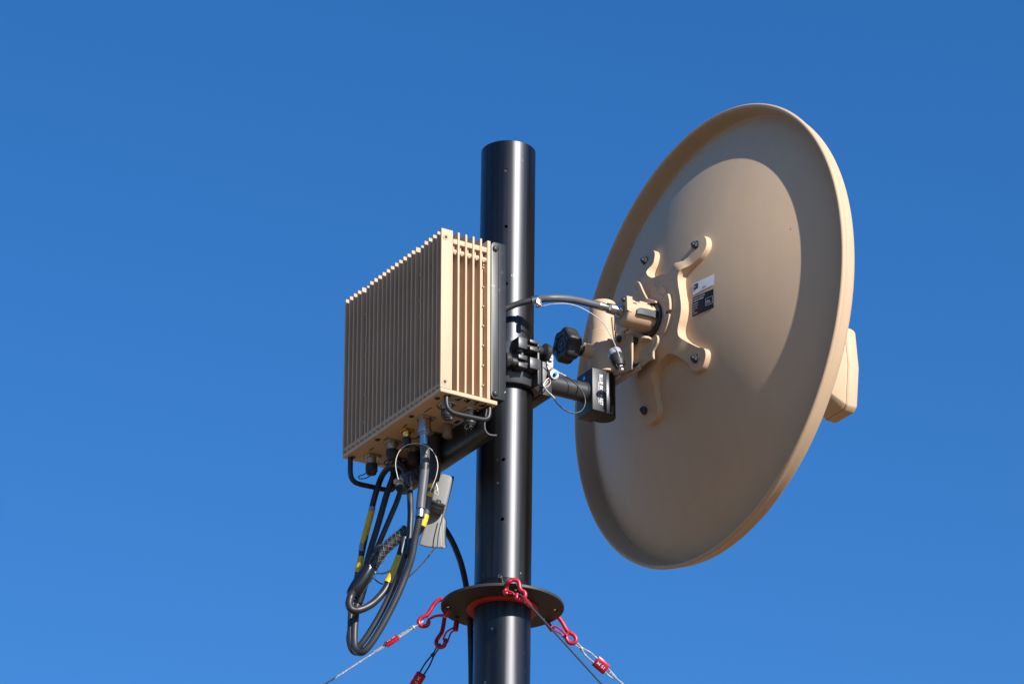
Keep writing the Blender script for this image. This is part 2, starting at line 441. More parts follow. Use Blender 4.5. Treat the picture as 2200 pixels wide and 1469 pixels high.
# tiny printed legends and labels on the underside
def under_label(x0, x1, y0, y1, mat, name):
    b = BM(); box(b, (x0, y0, ZB - .0004), (x1, y1, ZB - .0001)); return obj(name, b, M[mat], ru, smooth=False)
lb = under_label(-.1540, -.1385, -.0820, -.0600, 'wlabel', 'label')
bm = BM(); box(bm, (-.1510, -.0775, ZB - .0007), (-.1440, -.0640, ZB - .0005)); obj('label_print', bm, M['glabel'], lb, smooth=False)
lb = under_label(-.2120, -.1420, -.1560, -.1430, 'blabel', 'label')
for k, (a, b_) in enumerate([(-.208, -.190), (-.188, -.176), (-.172, -.158), (-.156, -.146)]):
    bm = BM()
    for q in range(3): box(bm, (a, -.1545 + q * .0038, ZB - .0007), (b_ - .003 * ((q + k) % 3), -.1528 + q * .0038, ZB - .0005))
    obj('label_print', bm, M['wlabel'], lb, smooth=False)
lb = under_label(-.1890, -.1420, .1400, .1490, 'wlabel', 'label')
for q in range(3):
    bm = BM(); box(bm, (-.187, .1415 + q * .0024, ZB - .0007), (-.150 - .008 * q, .1424 + q * .0024, ZB - .0005)); obj('label_print', bm, M['glabel'], lb, smooth=False)
for x, y, w in [(-.2125, -.098, .022), (-.1720, -.094, .018), (-.2120, .040, .016), (-.1740, .045, .015), (-.2110, .092, .013), (-.2120, -.02, .014), (-.172, .005, .012)]:
    under_label(x, x + .0022, y, y + w, 'glabel', 'legend')

def connector(x, y, fl=.0125, br=.0083, bl=.0125, cr=.0100, cl=.0175, bmat='steel', cmat='plastic', fmat='steel', nut=False):
    f = BM(); box(f, (x - fl, y - fl, ZB - .0028), (x + fl, y + fl, ZB - .0001), .0008)
    fo = obj('socket_flange', f, M[fmat], ru)
    for sx in (-1, 1):
        for sy in (-1, 1):
            b = BM(); lathe(b, (x + sx * fl * .74, y + sy * fl * .74, ZB - .0027), (0, 0, -1), [(0, .0022), (.0012, .0021), (.0018, .0013), (.0018, .0007), (.001, .0006)], 12)
            obj('flange_screw', b, M[fmat], fo)
    z = ZB - .0028
    b = BM()
    if nut: lathe(b, (x, y, z), (0, 0, -1), [(0, br), (.010, br), (.010, br * 1.06), (.013, br * 1.08), (.020, br * 1.08), (.0205, br * 1.18), (.024, br * 1.18), (.0245, br * .96), (.027, br * .96)], 32); bl = .027
    else: lathe(b, (x, y, z), (0, 0, -1), [(0, br), (bl * .3, br), (bl * .35, br * .93), (bl, br * .93)], 28)
    so = obj('socket', b, M[bmat], ru)
    if cl:
        b = BM(); zz = z - bl + .001
        lathe(b, (x, y, zz), (0, 0, -1), [(0, cr * .96), (.0012, cr), (cl * .72, cr), (cl * .8, cr * .88), (cl, cr * .80), (cl + .001, cr * .5)], 28)
        obj('dust_cap', b, M[cmat], so)
    return so
ca = connector(-.1945, .1242)
cb = connector(-.1953, .0556)
cl_ = connector(-.1546, .1137, cl=.010)
cc = connector(-.1992, .0012, fl=.0095, br=.0062, bl=.012, cr=.0074, cl=.0155, bmat='brass', fmat='brass')
cdn = connector(-.1984, -.0553, fl=.0130, br=.0098, nut=True, cl=0, bmat='steel')
ce = connector(-.1528, .0593, br=.0095, cr=.0108, cl=.017, bl=.008)
cf = connector(-.1506, -.0059, fl=.0125, br=.0098, bl=.004, cl=0, bmat='plastic')
cg = connector(-.1976, -.1243, br=.0088, bl=.010, cr=.0100, cl=.014)
ci = connector(-.1530, -.1208, br=.0088, bl=.013, cr=.0098, cl=.013)
b = BM(); lathe(b, (-.1544, -.0532, ZB - .0001), (0, 0, -1), [(0, .0072), (.002, .0070), (.021, .0078), (.0225, .0070)], 24)
obj('blanking_plug', b, M['taupe'], ru)
b = BM(); lathe(b, (-.1530, -.1208, ZB - .028), (0, 0, -1), [(0, .006), (.003, .0055), (.004, .003)], 20); obj('cap_tip', b, M['plastic'], ci)
b = BM(); lathe(b, (-.1976, -.1243, ZB - .0255), (0, 0, -1), [(0, .006), (.003, .005), (.004, .003)], 20); ball(b, (-.1945, -.1300, ZB - .028), .004, 12); obj('cap_tip', b, M['anod'], cg)
# lanyards of the caps
for con, pts, r in [
  (ca, [(-0.2036,0.113,-0.2358),(-0.2078,0.1156,-0.2395),(-0.2129,0.1188,-0.2439),(-0.2181,0.1219,-0.2457),(-0.2195,0.1228,-0.2486),(-0.2175,0.1215,-0.2508),(-0.2123,0.1184,-0.2508),(-0.2054,0.1142,-0.2475),(-0.1997,0.1107,-0.242),(-0.1952,0.1079,-0.2343)], .0009),
  (cb, [(-0.2001,0.0523,-0.2345),(-0.2023,0.0536,-0.2382),(-0.2069,0.0564,-0.2411),(-0.2086,0.0574,-0.244),(-0.2068,0.0564,-0.2476),(-0.2029,0.0539,-0.244),(-0.1998,0.052,-0.2404),(-0.1966,0.0501,-0.2382)], .0011),
  (ci, [(-0.1579,-0.1261,-0.23),(-0.1563,-0.127,-0.235),(-0.1587,-0.1256,-0.241),(-0.1618,-0.1237,-0.243),(-0.1637,-0.1225,-0.239),(-0.163,-0.123,-0.235),(-0.1602,-0.1246,-0.233)], .0009),
  (ci, [(-0.1561,-0.1213,-0.2308),(-0.1592,-0.1194,-0.2428),(-0.1576,-0.1204,-0.2478),(-0.1537,-0.1228,-0.2488),(-0.1522,-0.1237,-0.2428),(-0.1538,-0.1227,-0.2348)], .0008),
  (cg, [(-0.2151,-0.1203,-0.2112),(-0.2112,-0.1227,-0.2162),(-0.2066,-0.1256,-0.2182),(-0.205,-0.1265,-0.2221),(-0.2011,-0.1289,-0.2281)], .0011),
  (cc, [(-0.1925,0.0007,-0.2183),(-0.1865,-0.003,-0.2183),(-0.1818,-0.0059,-0.2168),(-0.1787,-0.0078,-0.2158)], .0010),
  (ce, [(-0.1551,0.0599,-0.228),(-0.1527,0.0584,-0.2331),(-0.1479,0.0554,-0.2361),(-0.1447,0.0535,-0.2412)], .0008)]:
    b = BM(); tube(b, pts, r, 8); obj('cap_lanyard', b, M['rubber'], con)

# ================================================================ MOUNTING BRACKET behind the box
mb = thing('mounting_bracket', 'black scuffed steel bracket holding the tan radio box to the mast', 'bracket', (-.13, 0, -.2))
bm = BM()
z0, z1 = -.1945, .0840
out = []
def rr(cx, cz, a0, r=.0075):
    for k in range(5):
        a = R(a0 + 22.5 * k); out.append((cx + math.cos(a) * r, -.1612, cz + math.sin(a) * r))
rr(-.1380 + .0075, z0 + .0075, 180); out.append((-.1130, -.1612, z0)); out.append((-.1100, -.1612, z0 + .003)); out.append((-.1100, -.1612, z1 - .002)); out.append((-.1130, -.1612, z1)); rr(-.1380 + .0075, z1 - .0075, 90)
prism(bm, out, (0, .003, 0)); bevel_all(bm, .0007, 2)
obj('side_flange', bm, M['powder'], mb)
bm = BM(); box(bm, (-.1245, -.1624, z0 + .004), (-.1238, -.1612, z1 - .004)); box(bm, (-.1376, -.158, z0 + .002), (-.1110, .150, z0 + .0045)); box(bm, (-.1145, -.158, z0 + .004), (-.1112, .150, z1 - .006))
obj('web', bm, M['powder'], mb, smooth=False)
bm = BM(); prism(bm, [(-.1384, .1560, z0), (-.1100, .1560, z0), (-.1100, .1560, z1), (-.1384, .1560, z1)], (0, .003, 0)); obj('side_flange', bm, M['powder'], mb, smooth=False)
for p in [(-0.1309,-0.1615,0.0716), (-0.1309,-0.1615,-0.186)]:
    bm = BM(); lathe(bm, p, (0, -1, 0), [(0, .0052), (.0015, .0051), (.0032, .0036), (.0037, .0012), (.0037, 0)], 22)
    s = obj('bracket_screw', bm, M['anod'], mb)
    bm = BM()
    for a in (0, 90):
        c, s_ = math.cos(R(a + 20)) * .0024, math.sin(R(a + 20)) * .0024; w, h = math.cos(R(a + 110)) * .0005, math.sin(R(a + 110)) * .0005
        prism(bm, [(p[0] - c - w, p[1] - .0031, p[2] - s_ - h), (p[0] + c - w, p[1] - .0031, p[2] + s_ - h), (p[0] + c + w, p[1] - .0031, p[2] + s_ + h), (p[0] - c + w, p[1] - .0031, p[2] - s_ + h)], (0, -.0008, 0))
    obj('cross_slot', bm, M['blabel'], s)
# curved saddle sheet under the box
prof = [(-.1372, -.1990), (-.1385, -.2100), (-.1415, -.2260), (-.1428, -.2370), (-.1422, -.2450), (-.1395, -.2505), (-.1345, -.2535), (-.1280, -.2535), (-.1205, -.2520)]
bm = BM(); rows = []
sm = smooth_path([Vector((x, 0, z)) for x, z in prof], 4)
fr = frames(sm)
ring = []
for p, (t, u, w) in zip(sm, fr):
    nrm = Vector((-t.z, 0, t.x)); ring.append((p + nrm * .0011, p - nrm * .0011))
loop = [a for a, _ in ring] + [b for _, b in reversed(ring)]
ys = [-.1500, -.1497, .1300]
prism(bm, [(p.x, -.150, p.z) for p in loop], (0, .285, 0))
obj('saddle', bm, M['powder'], mb)
bm = BM(); box(bm, (-.1105, -.060, -.150), (-.060, .070, .050), .004); obj('mast_shoe', bm, M['anod'], mb)

# ================================================================ MAST CLAMP
cx0, cy0 = -.0086, .0053
mc = thing('mast_clamp', 'black machined two-part clamp gripping the mast with two round knobs', 'clamp', (cx0, cy0, -.06))
bm = BM(); lathe(bm, (cx0, cy0, 0), (0, 0, 1), [(-.098, .0466), (-.098, .0560), (-.0965, .0570), (-.0255, .0570), (-.024, .0560), (-.024, .0466)], 72, closed=True)
obj('clamp_ring', bm, M['anod'], mc)
FY = -.0700
def blk(x0, x1, za, zb, y1=-.038, b=.0008):
    bm = BM(); box(bm, (x0, FY, zb), (x1, y1, za), b); return bm
obj('jaw', blk(-.0300, -.0130, -.0240, -.0440, -.030), M['anod'], mc)
bm = blk(-.0300, -.0130, -.0560, -.0640); box(bm, (-.0300, FY, -.0785), (-.0130, -.035, -.0705), .0008); box(bm, (-.0300, -.052, -.0785), (-.0130, -.030, -.056))
obj('fork', bm, M['anod'], mc)
bm = blk(-.0080, .0090, -.0240, -.0300); box(bm, (-.0080, FY, -.0435), (.0090, -.038, -.0370), .0008); box(bm, (-.0080, -.052, -.0435), (.0090, -.030, -.0242))
obj('fork', bm, M['anod'], mc)
obj('jaw', blk(-.0080, .0090, -.0562, -.0760, -.030), M['anod'], mc)
bm = BM(); box(bm, (.0094, -.0660, -.1000), (.0135, -.030, -.0235), .0008); obj('side_plate', bm, M['anod'], mc)
# swing bolts and knobs
def knob(x, y, z, d, r, name='clamp_knob'):
    bm = BM(); L = 1 if d > 0 else -1
    lathe(bm, (x, y, z), (L, 0, 0), [(0, .0080), (.008, .0080), (.0095, .0070), (.0125, r * .80), (.0145, r), (.0215, r), (.0225, r * .94), (.0225, 0)], 40)
    k = obj(name, bm, M['plastic'], mc)
    bm = BM(); 
    for q in range(36):
        a = 2 * math.pi * q / 36
        c = Vector((x + L * .0180, y + math.cos(a) * r, z + math.sin(a) * r)); cyl(bm, c - Vector((.0030, 0, 0)), c + Vector((.0030, 0, 0)), .0006, n=6)
    obj('knurling', bm, M['plastic'], k)
    return k
knob(.0100, -.0610, -.0368, 1, .0148)
knob(-.0310, -.0610, -.0690, -1, .0130)
for x0, x1, z in [(-.026, .012, -.0335), (-.032, .006, -.0672)]:
    bm = BM(); cyl(bm, (x0, -.0610, z), (x1, -.0610, z), .0034, n=16); lathe(bm, (x0 if z > -.05 else x1, -.0610, z - .0), (0, 0, 1), [(-.003, .0045), (.003, .0045)], 16)
    obj('swing_bolt', bm, M['anod'], mc)
for p in [(-.0215, -.058, -.0446), (.0005, -.058, -.0766)]:
    bm = BM(); cyl(bm, p, (p[0], p[1], p[2] + .002), .0052, n=20); obj('pivot_pin', bm, M['steel'], mc)
# arm receiver on the right of the mast
A_ = (0.0385,-0.034,-0.1009)
B_ = (0.057,-0.034,-0.0984)
xr0, xr1, zr0 = A_[0], B_[0], (A_[2] + B_[2]) / 2
bm = BM(); box(bm, (xr0, -.034, zr0), (xr1, .040, zr0 + .083), .0012); box(bm, (cx0 + .046, -.030, zr0), (xr0 + .001, .036, zr0 + .080), .0012)
rec = obj('arm_receiver', bm, M['anodw'], mc)
bm = BM(); box(bm, (xr0 - .020, -.0335, zr0 + .020), (xr0 - .0015, .030, zr0 + .086), .0012); obj('cheek', bm, M['anod'], mc)
bm = BM(); prism(bm, [(0.0451,-0.0345,-0.0387),(0.0474,-0.0345,-0.0303),(0.0516,-0.0345,-0.0248),(0.0561,-0.0345,-0.0239),(0.0575,-0.0345,-0.0258),(0.0574,-0.0345,-0.0466),(0.0526,-0.0345,-0.0499),(0.0487,-0.0345,-0.0555),(0.0473,-0.0345,-0.0506)], (0, -.0022, 0))
lug = obj('lug', bm, M['steel'], mc)
p = (0.0516,-0.037,-0.0341)
bm = BM(); lathe(bm, p, (0, -1, 0), [(0, .0046), (.003, .0046), (.0036, .004), (.0036, .0022), (.0022, .0020), (.0022, 0)], 22); obj('lug_bolt', bm, M['steel'], mc)

# quick release pin with its lanyard
c = Vector((0.0557,-0.037,-0.0629))
qp = thing('release_pin', 'small steel release pin with a bright blue button and looped black lanyard', 'pin', tuple(c))
bm = BM(); lathe(bm, c, (0, -1, 0), [(-.004, .0045), (0, .0045), (0, .0088), (.006, .0088), (.0066, .0082), (.0066, .0036), (.0066, 0)], 32); obj('pin_head', bm, M['steel'], qp)
bm = BM(); lathe(bm, c + Vector((0, -.0064, 0)), (0, -1, 0), [(0, .0033), (.0055, .0033), (.0062, .0027), (.0062, 0)], 24); obj('button', bm, M['blue'], qp)
bm = BM(); tube(bm, [(0.0425,-0.047,-0.0742),(0.038,-0.047,-0.0784),(0.0341,-0.047,-0.0844),(0.0319,-0.047,-0.0901),(0.0347,-0.047,-0.0915),(0.0402,-0.047,-0.0897),(0.0447,-0.047,-0.084),(0.0458,-0.047,-0.0796),(0.0442,-0.047,-0.0759)], .0010, 8); obj('split_ring', bm, M['wire'], qp)
bm = BM(); tube(bm, [(0.0331,-0.046,-0.091),(0.0375,-0.046,-0.0853),(0.042,-0.046,-0.0791)], .0011, 8); obj('ring_clip', bm, M['wire'], qp)
bm = BM(); tube(bm, [(0.0335,-0.047,-0.0918),(0.038,-0.047,-0.097),(0.0446,-0.047,-0.1021)], .0011, 8); tube(bm, [(0.0413,-0.042,-0.0456),(0.0502,-0.042,-0.0513),(0.0602,-0.042,-0.0541),(0.068,-0.042,-0.0574)], .0010, 8); tube(bm, [(0.049,-0.042,-0.0536),(0.0591,-0.042,-0.0559),(0.0685,-0.042,-0.0583)], .0009, 8); obj('lanyard_wire', bm, M['wire'], qp)
bm = BM(); cyl(bm, (0.0446,-0.047,-0.1016), (0.0538,-0.047,-0.1089), .0019, n=12); obj('ferrule', bm, M['steel'], qp)
bm = BM(); cyl(bm, (0.0678,-0.042,-0.0575), (0.0797,-0.042,-0.0606), .0019, n=12); obj('ferrule', bm, M['steel'], qp)
bm = BM(); tube(bm, [(0.0547,-0.045,-0.1078),(0.0613,-0.045,-0.1155),(0.0713,-0.045,-0.1214),(0.0805,-0.048,-0.1266),(0.0915,-0.05,-0.1269),(0.1014,-0.052,-0.1222),(0.1082,-0.052,-0.1124),(0.1105,-0.052,-0.1015),(0.1091,-0.05,-0.0897),(0.1038,-0.047,-0.0784),(0.0951,-0.045,-0.0693),(0.0862,-0.045,-0.0647),(0.0772,-0.045,-0.0621)], .0013, 10)
obj('lanyard', bm, M['rubber'], qp)

# ================================================================ SUPPORT ARM
sa = thing('support_arm', 'short black tube arm ending in a square lettered block and upright socket', 'arm', (.11, .005, -.0565))
bm = BM(); cyl(bm, (xr1 - .002, .005, -.0565), (.1460, .005, -.0565), .0172, n=48); obj('arm_tube', bm, M['anod'], sa)
bm = BM(); lathe(bm, (.1420, .005, -.0565), (1, 0, 0), [(0, .0180), (.002, .0195), (.0034, .0200)], 40); obj('weld_collar', bm, M['anod'], sa)
bm = BM(); box(bm, (.1452, -.0205, -.0962), (.1737, .0287, -.0196), .0010); blk_o = obj('clamp_block', bm, M['anodw'], sa)
bm = BM(); cyl(bm, (.1452 - .0006, .0045, -.0305), (.1452 + .001, .0045, -.0305), .0036, n=20); obj('set_screw', bm, M['steel'], sa)
SX, SY = .1830, .0050
bm = BM(); lathe(bm, (SX, SY, 0), (0, 0, 1), [(-.0945, 0), (-.0945, .0198), (-.0935, .0205), (-.0190, .0205), (-.0180, .0198), (-.0180, 0)], 56); obj('socket_tube', bm, M['mast'], sa)
bm = BM(); lathe(bm, (SX, SY, 0), (0, 0, 1), [(-.0950, .0165), (-.0943, .0168)], 40); obj('end_plug', bm, M['plate'], sa)
# lettering, reads downwards
def place_text(bm, o, xd, yd, nrm=None):
    o, xd, yd = Vector(o), Vector(xd), Vector(yd)
    for v in bm.verts: v.co = o + xd * v.co.x + yd * v.co.y
    return bm
t = text_mesh('BLUE SKY MAST', .0090, 'CENTER', .00018)
w = max(v.co.x for v in t.verts) - min(v.co.x for v in t.verts)
for v in t.verts: v.co.x *= .0560 / w
place_text(t, (.1592, -.02085, -.0570), (0, 0, -1), (1, 0, 0)); obj('lettering', t, M['white'], blk_o, smooth=False)
bm = BM()
for k in range(16): box(bm, (.1566, -.0209, -.0440 - k * .0024), (.1578, -.02075, -.0456 - k * .0024))
obj('small_print', bm, M['white'], blk_o, smooth=False)

# ================================================================ DISH MOUNT (tan tube, housing, knob)
dm = thing('dish_mount', 'tan tubular pan mount with black star knob between arm and dish', 'mount', (SX, SY, 0))
bm = BM(); lathe(bm, (SX, SY, 0), (0, 0, 1), [(-.0175, .0150), (.060, .0150), (.060, .0222), (.1150, .0226), (.1165, .0222), (.1170, .0150), (.1150, .0140), (.1150, 0)], 56)
obj('pivot_tube', bm, M['tan'], dm)
bm = BM(); lathe(bm, (SX, SY, 0), (0, 0, 1), [(-.0165, .0170), (-.0165, .0245), (-.0155, .0255), (.0350, .0255), (.0365, .0248), (.0600, .0246), (.0608, .0238), (.0610, .0150)], 56)
obj('housing', bm, M['tan'], dm)
hp = [(0.19,-0.0055,0.0363),(0.19,-0.0173,0.0335),(0.19,-0.0186,0.0383),(0.19,-0.0231,0.0447),(0.19,-0.0314,0.0457),(0.19,-0.0451,0.0417),(0.19,-0.0606,0.0351),(0.19,-0.0737,0.0285),(0.19,-0.0724,-0.0325),(0.19,-0.0251,-0.0246),(0.19,-0.0046,-0.0175)]
bm = BM(); prism(bm, hp, (.0036, 0, 0)); bevel_all(bm, .0008, 2); obj('front_plate', bm, M['tan'], dm)
e = Vector((0.19,-0.0387,0.0356))
bm = BM(); lathe(bm, e, (-1, 0, 0), [(-.002, .0150), (.0006, .0150), (.0010, .0144), (.0010, 0)], 36); obj('pivot_ear', bm, M['tan'], dm)
bm = BM(); hexnut(bm, e + Vector((-.0010, 0, 0)), (-1, 0, 0), .0064, .0050, True); obj('pivot_nut', bm, M['anod'], dm)
bm = BM(); box(bm, e + Vector((.001, -.0180, .0110)), e + Vector((.006, -.0140, .0150)), .0006); box(bm, e + Vector((.001, -.0110, .0105)), e + Vector((.005, -.0085, .0130)), .0006); obj('stop_screw', bm, M['tan'], dm)
# star knob, axis along X
kz, ky, kx = .0222, .005, .0985
prof_ = []
def lobed(x, s):
    out = []
    for k in range(72):
        a = 2 * math.pi * k / 72
        r = (.0286 + .0022 * math.cos(6 * a + .6)) * s
        out.append((x, ky + math.cos(a) * r, kz + math.sin(a) * r))
    return out
bm = BM(); rings = []
for x, s in [(kx + .003, .46), (kx + .002, .50), (kx, .56), (kx, .86), (kx + .0015, .95), (kx + .005, 1.0), (kx + .020, 1.0), (kx + .0245, .95), (kx + .0275, .80), (kx + .031, .50)]:
    rings.append([bm.verts.new(p) for p in lobed(x, s)])
for A, B in zip(rings, rings[1:]):
    for k in range(72): bm.faces.new((A[k], A[(k + 1) % 72], B[(k + 1) % 72], B[k]))
bm.faces.new(rings[0]); bm.faces.new(rings[-1])
sk = obj('star_knob', bm, M['plastic'], dm, ang=50)
bm = BM(); lathe(bm, (kx + .0028, ky, kz), (-1, 0, 0), [(0, .0120), (.001, .0120), (.001, .0085), (-.001, .0080), (-.001, .0050), (.0015, .0046), (.0015, 0)], 32); obj('knob_insert', bm, M['anod'], sk)
bm = BM(); lathe(bm, (kx + .030, ky, kz), (1, 0, 0), [(0, .0105), (.006, .0105), (.006, .0125), (.011, .0125)], 32); obj('knob_washer', bm, M['plastic'], dm)
bm = BM(); lathe(bm, (kx + .0412, ky, kz), (1, 0, 0), [(0, .0112), (.001, .0120), (.0300, .0120)], 32); obj('knob_boss', bm, M['tan'], dm)
# tilt bracket reaching sideways to the dish hub
b0 = Vector((0.196,-0.0147,-0.032)); b1 = Vector((0.196,-0.0858,-0.0362))
bm = BM(); box(bm, (.1960, b1.y, b0.z - .004), (.2010, b0.y + .03, b0.z + .005), .0008); obj('tilt_bar', bm, M['tan'], dm)
bm = BM(); box(bm, (.1950, b1.y + .002, b0.z + .010), (.1990, b0.y + .03, b0.z + .0155), .0008); obj('tilt_bar', bm, M['tan'], dm)
bm = BM(); prism(bm, [(0.204,-0.016,0.0674),(0.204,-0.0511,0.0517),(0.204,-0.1028,0.0166),(0.204,-0.1024,-0.0007),(0.204,-0.1115,-0.0217),(0.204,-0.0688,-0.0283),(0.204,-0.0495,-0.0232),(0.204,-0.0143,-0.0177)], (.0040, 0, 0)); obj('tilt_wall', bm, M['tan'], dm)
bm = BM(); prism(bm, [(0.199,-0.0747,-0.0041),(0.199,-0.1081,-0.0032),(0.199,-0.1095,0.0087),(0.199,-0.1255,0.0024),(0.199,-0.1247,-0.0321),(0.199,-0.1224,-0.0318),(0.199,-0.1094,-0.0292),(0.199,-0.0788,-0.0324)], (.0030, 0, 0)); bevel_all(bm, .0005, 1); obj('tilt_cheek', bm, M['tan'], dm)
q = Vector((0.1985,-0.1199,-0.0217))
bm = BM(); prism(bm, [(0.1974,-0.114,-0.0173),(0.2049,-0.114,-0.0097),(0.2046,-0.114,-0.0239)], (0, .003, 0)); obj('cheek_gusset', bm, M['tan'], dm)
for q in [(0.199,-0.066,0.0247), (0.199,-0.0666,-0.0217)]:
    bm = BM(); lathe(bm, q, (-1, 0, 0), [(-.006, .0065), (0, .0065), (.0030, .0062), (.0040, .0048), (.0040, 0)], 20); obj('tilt_bolt', bm, M['anod'], dm)

# ================================================================ DISH ANTENNA (dish frame: X = boresight, Z up)
W0, DEP, R3, PW = .0272, .1245, .3893, 1.84
def surf(y, z, off=0.0): return W0 - DEP * (1 - (math.hypot(y, z) / R3) ** PW) - off
da = thing('dish_antenna', 'large round tan dish antenna seen from behind with stickers near its hub', 'dish antenna', (-.09, 0, 0), 'dish')
N = 40
pr = []
# back of reflector, rim to centre
bm = BM()
shape = [(W0 - DEP * (1 - (k / N) ** PW), R3 * k / N) for k in range(N, 0, -1)] + [(W0 - DEP, 0)]
front = [(W0 - DEP + .0012, 0)] + [(W0 - DEP * (1 - (k / N) ** PW) + .0012, R3 * k / N) for k in range(1, N + 1)]
lathe(bm, (0, 0, 0), (1, 0, 0), front + shape[:0], 192)
bm.free()
bm = BM(); lathe(bm, (0, 0, 0), (1, 0, 0), shape[::-1], 192)
for f in [f for f in bm.faces if len(f.verts) > 4]: bm.faces.remove(f)
obj('reflector_back', bm, M['dish'], da, ang=60)
bm = BM(); lathe(bm, (0, 0, 0), (1, 0, 0), front, 192)
for f in [f for f in bm.faces if len(f.verts) > 4]: bm.faces.remove(f)
obj('reflector_face', bm, M['dish'], da, ang=60)
rimp = [(W0 - .0006, .3868), (W0 + .0014, .3876), (W0 + .0012, .3896), (.0272, .3912), (.0258, .3930), (.0236, .3950), (.0205, .3966), (.0120, .3983), (.0070, .3996), (.0046, .4010), (.0022, .4030), (-.0002, .4038), (-.0028, .4035), (-.0048, .4020), (-.0054, .4001), (-.0048, .3984), (-.0028, .3971), (.0006, .3963), (.0100, .3943), (.0210, .3921), (.0255, .3908), (W0 - .0002, .3896)]
bm = BM(); lathe(bm, (0, 0, 0), (1, 0, 0), rimp, 256, closed=True)
obj('rim', bm, M['dish'], da, ang=50)
# spider plate
top = [(-0.0847,-0.1129,0.1178),(-0.0841,-0.1211,0.1124),(-0.0847,-0.1269,0.1025),(-0.0865,-0.1286,0.0896),(-0.0896,-0.1219,0.0786),(-0.0932,-0.1097,0.0705),(-0.0966,-0.0948,0.0654),(-0.0991,-0.0828,0.0603),(-0.1008,-0.0765,0.0536),(-0.1018,-0.0755,0.0439),(-0.1025,-0.0777,0.0299),(-0.1026,-0.0819,0.0127),(-0.1023,-0.0847,-0.0038),(-0.102,-0.0846,-0.0166),(-0.102,-0.0808,-0.0305),(-0.102,-0.0766,-0.0403),(-0.1014,-0.0749,-0.0497),(-0.1,-0.0776,-0.0599),(-0.0968,-0.0882,-0.0724),(-0.0931,-0.1012,-0.0827),(-0.0904,-0.1103,-0.0892),(-0.0873,-0.1212,-0.0945),(-0.0851,-0.1236,-0.1042),(-0.0839,-0.1186,-0.1159),(-0.0838,-0.1094,-0.1249),(-0.0858,-0.0967,-0.1263),(-0.0888,-0.0872,-0.1194),(-0.0916,-0.0823,-0.1095),(-0.0958,-0.0701,-0.0957),(-0.0985,-0.0604,-0.0865),(-0.1,-0.0534,-0.0821),(-0.1012,-0.0436,-0.0801),(-0.1019,-0.0313,-0.0813),(-0.1018,-0.0151,-0.0865),(-0.1007,-0.0009,-0.094),(-0.099,0.0075,-0.1027),(-0.0968,0.0117,-0.1133),(-0.0935,0.0138,-0.1283),(-0.0897,0.014,-0.1438),(-0.0867,0.0168,-0.1548),(-0.0837,0.0265,-0.1644),(-0.0819,0.0431,-0.1672),(-0.0819,0.0571,-0.163),(-0.0841,0.0665,-0.1512),(-0.0878,0.0668,-0.1362),(-0.0924,0.0612,-0.1189),(-0.0965,0.0546,-0.1019),(-0.0997,0.0481,-0.0872),(-0.1024,0.0458,-0.0707),(-0.1041,0.0565,-0.0463),(-0.1042,0.0693,-0.0206),(-0.1037,0.0758,0.003),(-0.1029,0.0771,0.0246),(-0.1022,0.0731,0.0442),(-0.101,0.0672,0.0631),(-0.0999,0.059,0.0784),(-0.0987,0.051,0.0913),(-0.0961,0.0516,0.1054),(-0.0913,0.058,0.1252),(-0.0879,0.0615,0.1382),(-0.0854,0.0603,0.149),(-0.0851,0.0494,0.1538),(-0.0869,0.0346,0.1511),(-0.0894,0.0235,0.1437),(-0.0925,0.0167,0.1321),(-0.0959,0.0158,0.117),(-0.0981,0.0194,0.1061),(-0.0996,0.0201,0.0981),(-0.1012,0.0154,0.0897),(-0.103,0.0029,0.0802),(-0.1034,-0.0105,0.0769),(-0.1032,-0.025,0.0746),(-0.103,-0.0407,0.0693),(-0.102,-0.051,0.07),(-0.0998,-0.0613,0.0773),(-0.0973,-0.073,0.0846),(-0.0943,-0.0874,0.0898),(-0.0924,-0.0921,0.0967),(-0.0905,-0.091,0.1081),(-0.088,-0.0941,0.1179),(-0.086,-0.1028,0.1206)]
bm = BM()
tp = smooth_path([Vector(top[-1])] + [Vector(p) for p in top] + [Vector(top[0]), Vector(top[1])], 3)[3:-3]
poly = [Vector((p.y, p.z)) for p in tp]
poly = [p for k, p in enumerate(poly) if (p - poly[k - 1]).length > .0012]
def in_poly(x, y):
    c = False
    for a, b in zip(poly, poly[1:] + poly[:1]):
        if (a.y > y) != (b.y > y) and x < (b.x - a.x) * (y - a.y) / (b.y - a.y) + a.x: c = not c
    return c
gp = [Vector((-.14 + .008 * a + .004 * (b % 2), -.18 + .007 * b)) for a in range(30) for b in range(50)]
gp = [p for p in gp if in_poly(p.x, p.y) and min((p - q).length for q in poly) > .0035]
nb = len(poly)
cv, ce, cf, _, _, _ = delaunay_2d_cdt(poly + gp, [(k, (k + 1) % nb) for k in range(nb)], [], 1, 1e-6)
vs = [bm.verts.new((0, p.x, p.y)) for p in cv]
for f in cf: bm.faces.new([vs[k] for k in f])
def spx(y, z):
    r = math.hypot(y, z)
    t = max(0.0, min(1.0, (r - .098) / .020)); t = t * t * (3 - 2 * t)
    return (W0 - DEP - .0085) * (1 - t) + surf(y, z, .0105) * t
for v in bm.verts: v.co.x = spx(v.co.y, v.co.z)
bnd = [e for e in bm.edges if len(e.link_faces) == 1]
ex = bmesh.ops.extrude_edge_only(bm, edges=bnd)
for v in [g for g in ex['geom'] if isinstance(g, bmesh.types.BMVert)]: v.co.x = surf(v.co.y, v.co.z, -.0003)
spider = obj('spider_plate', bm, M['tan'], da, ang=40)
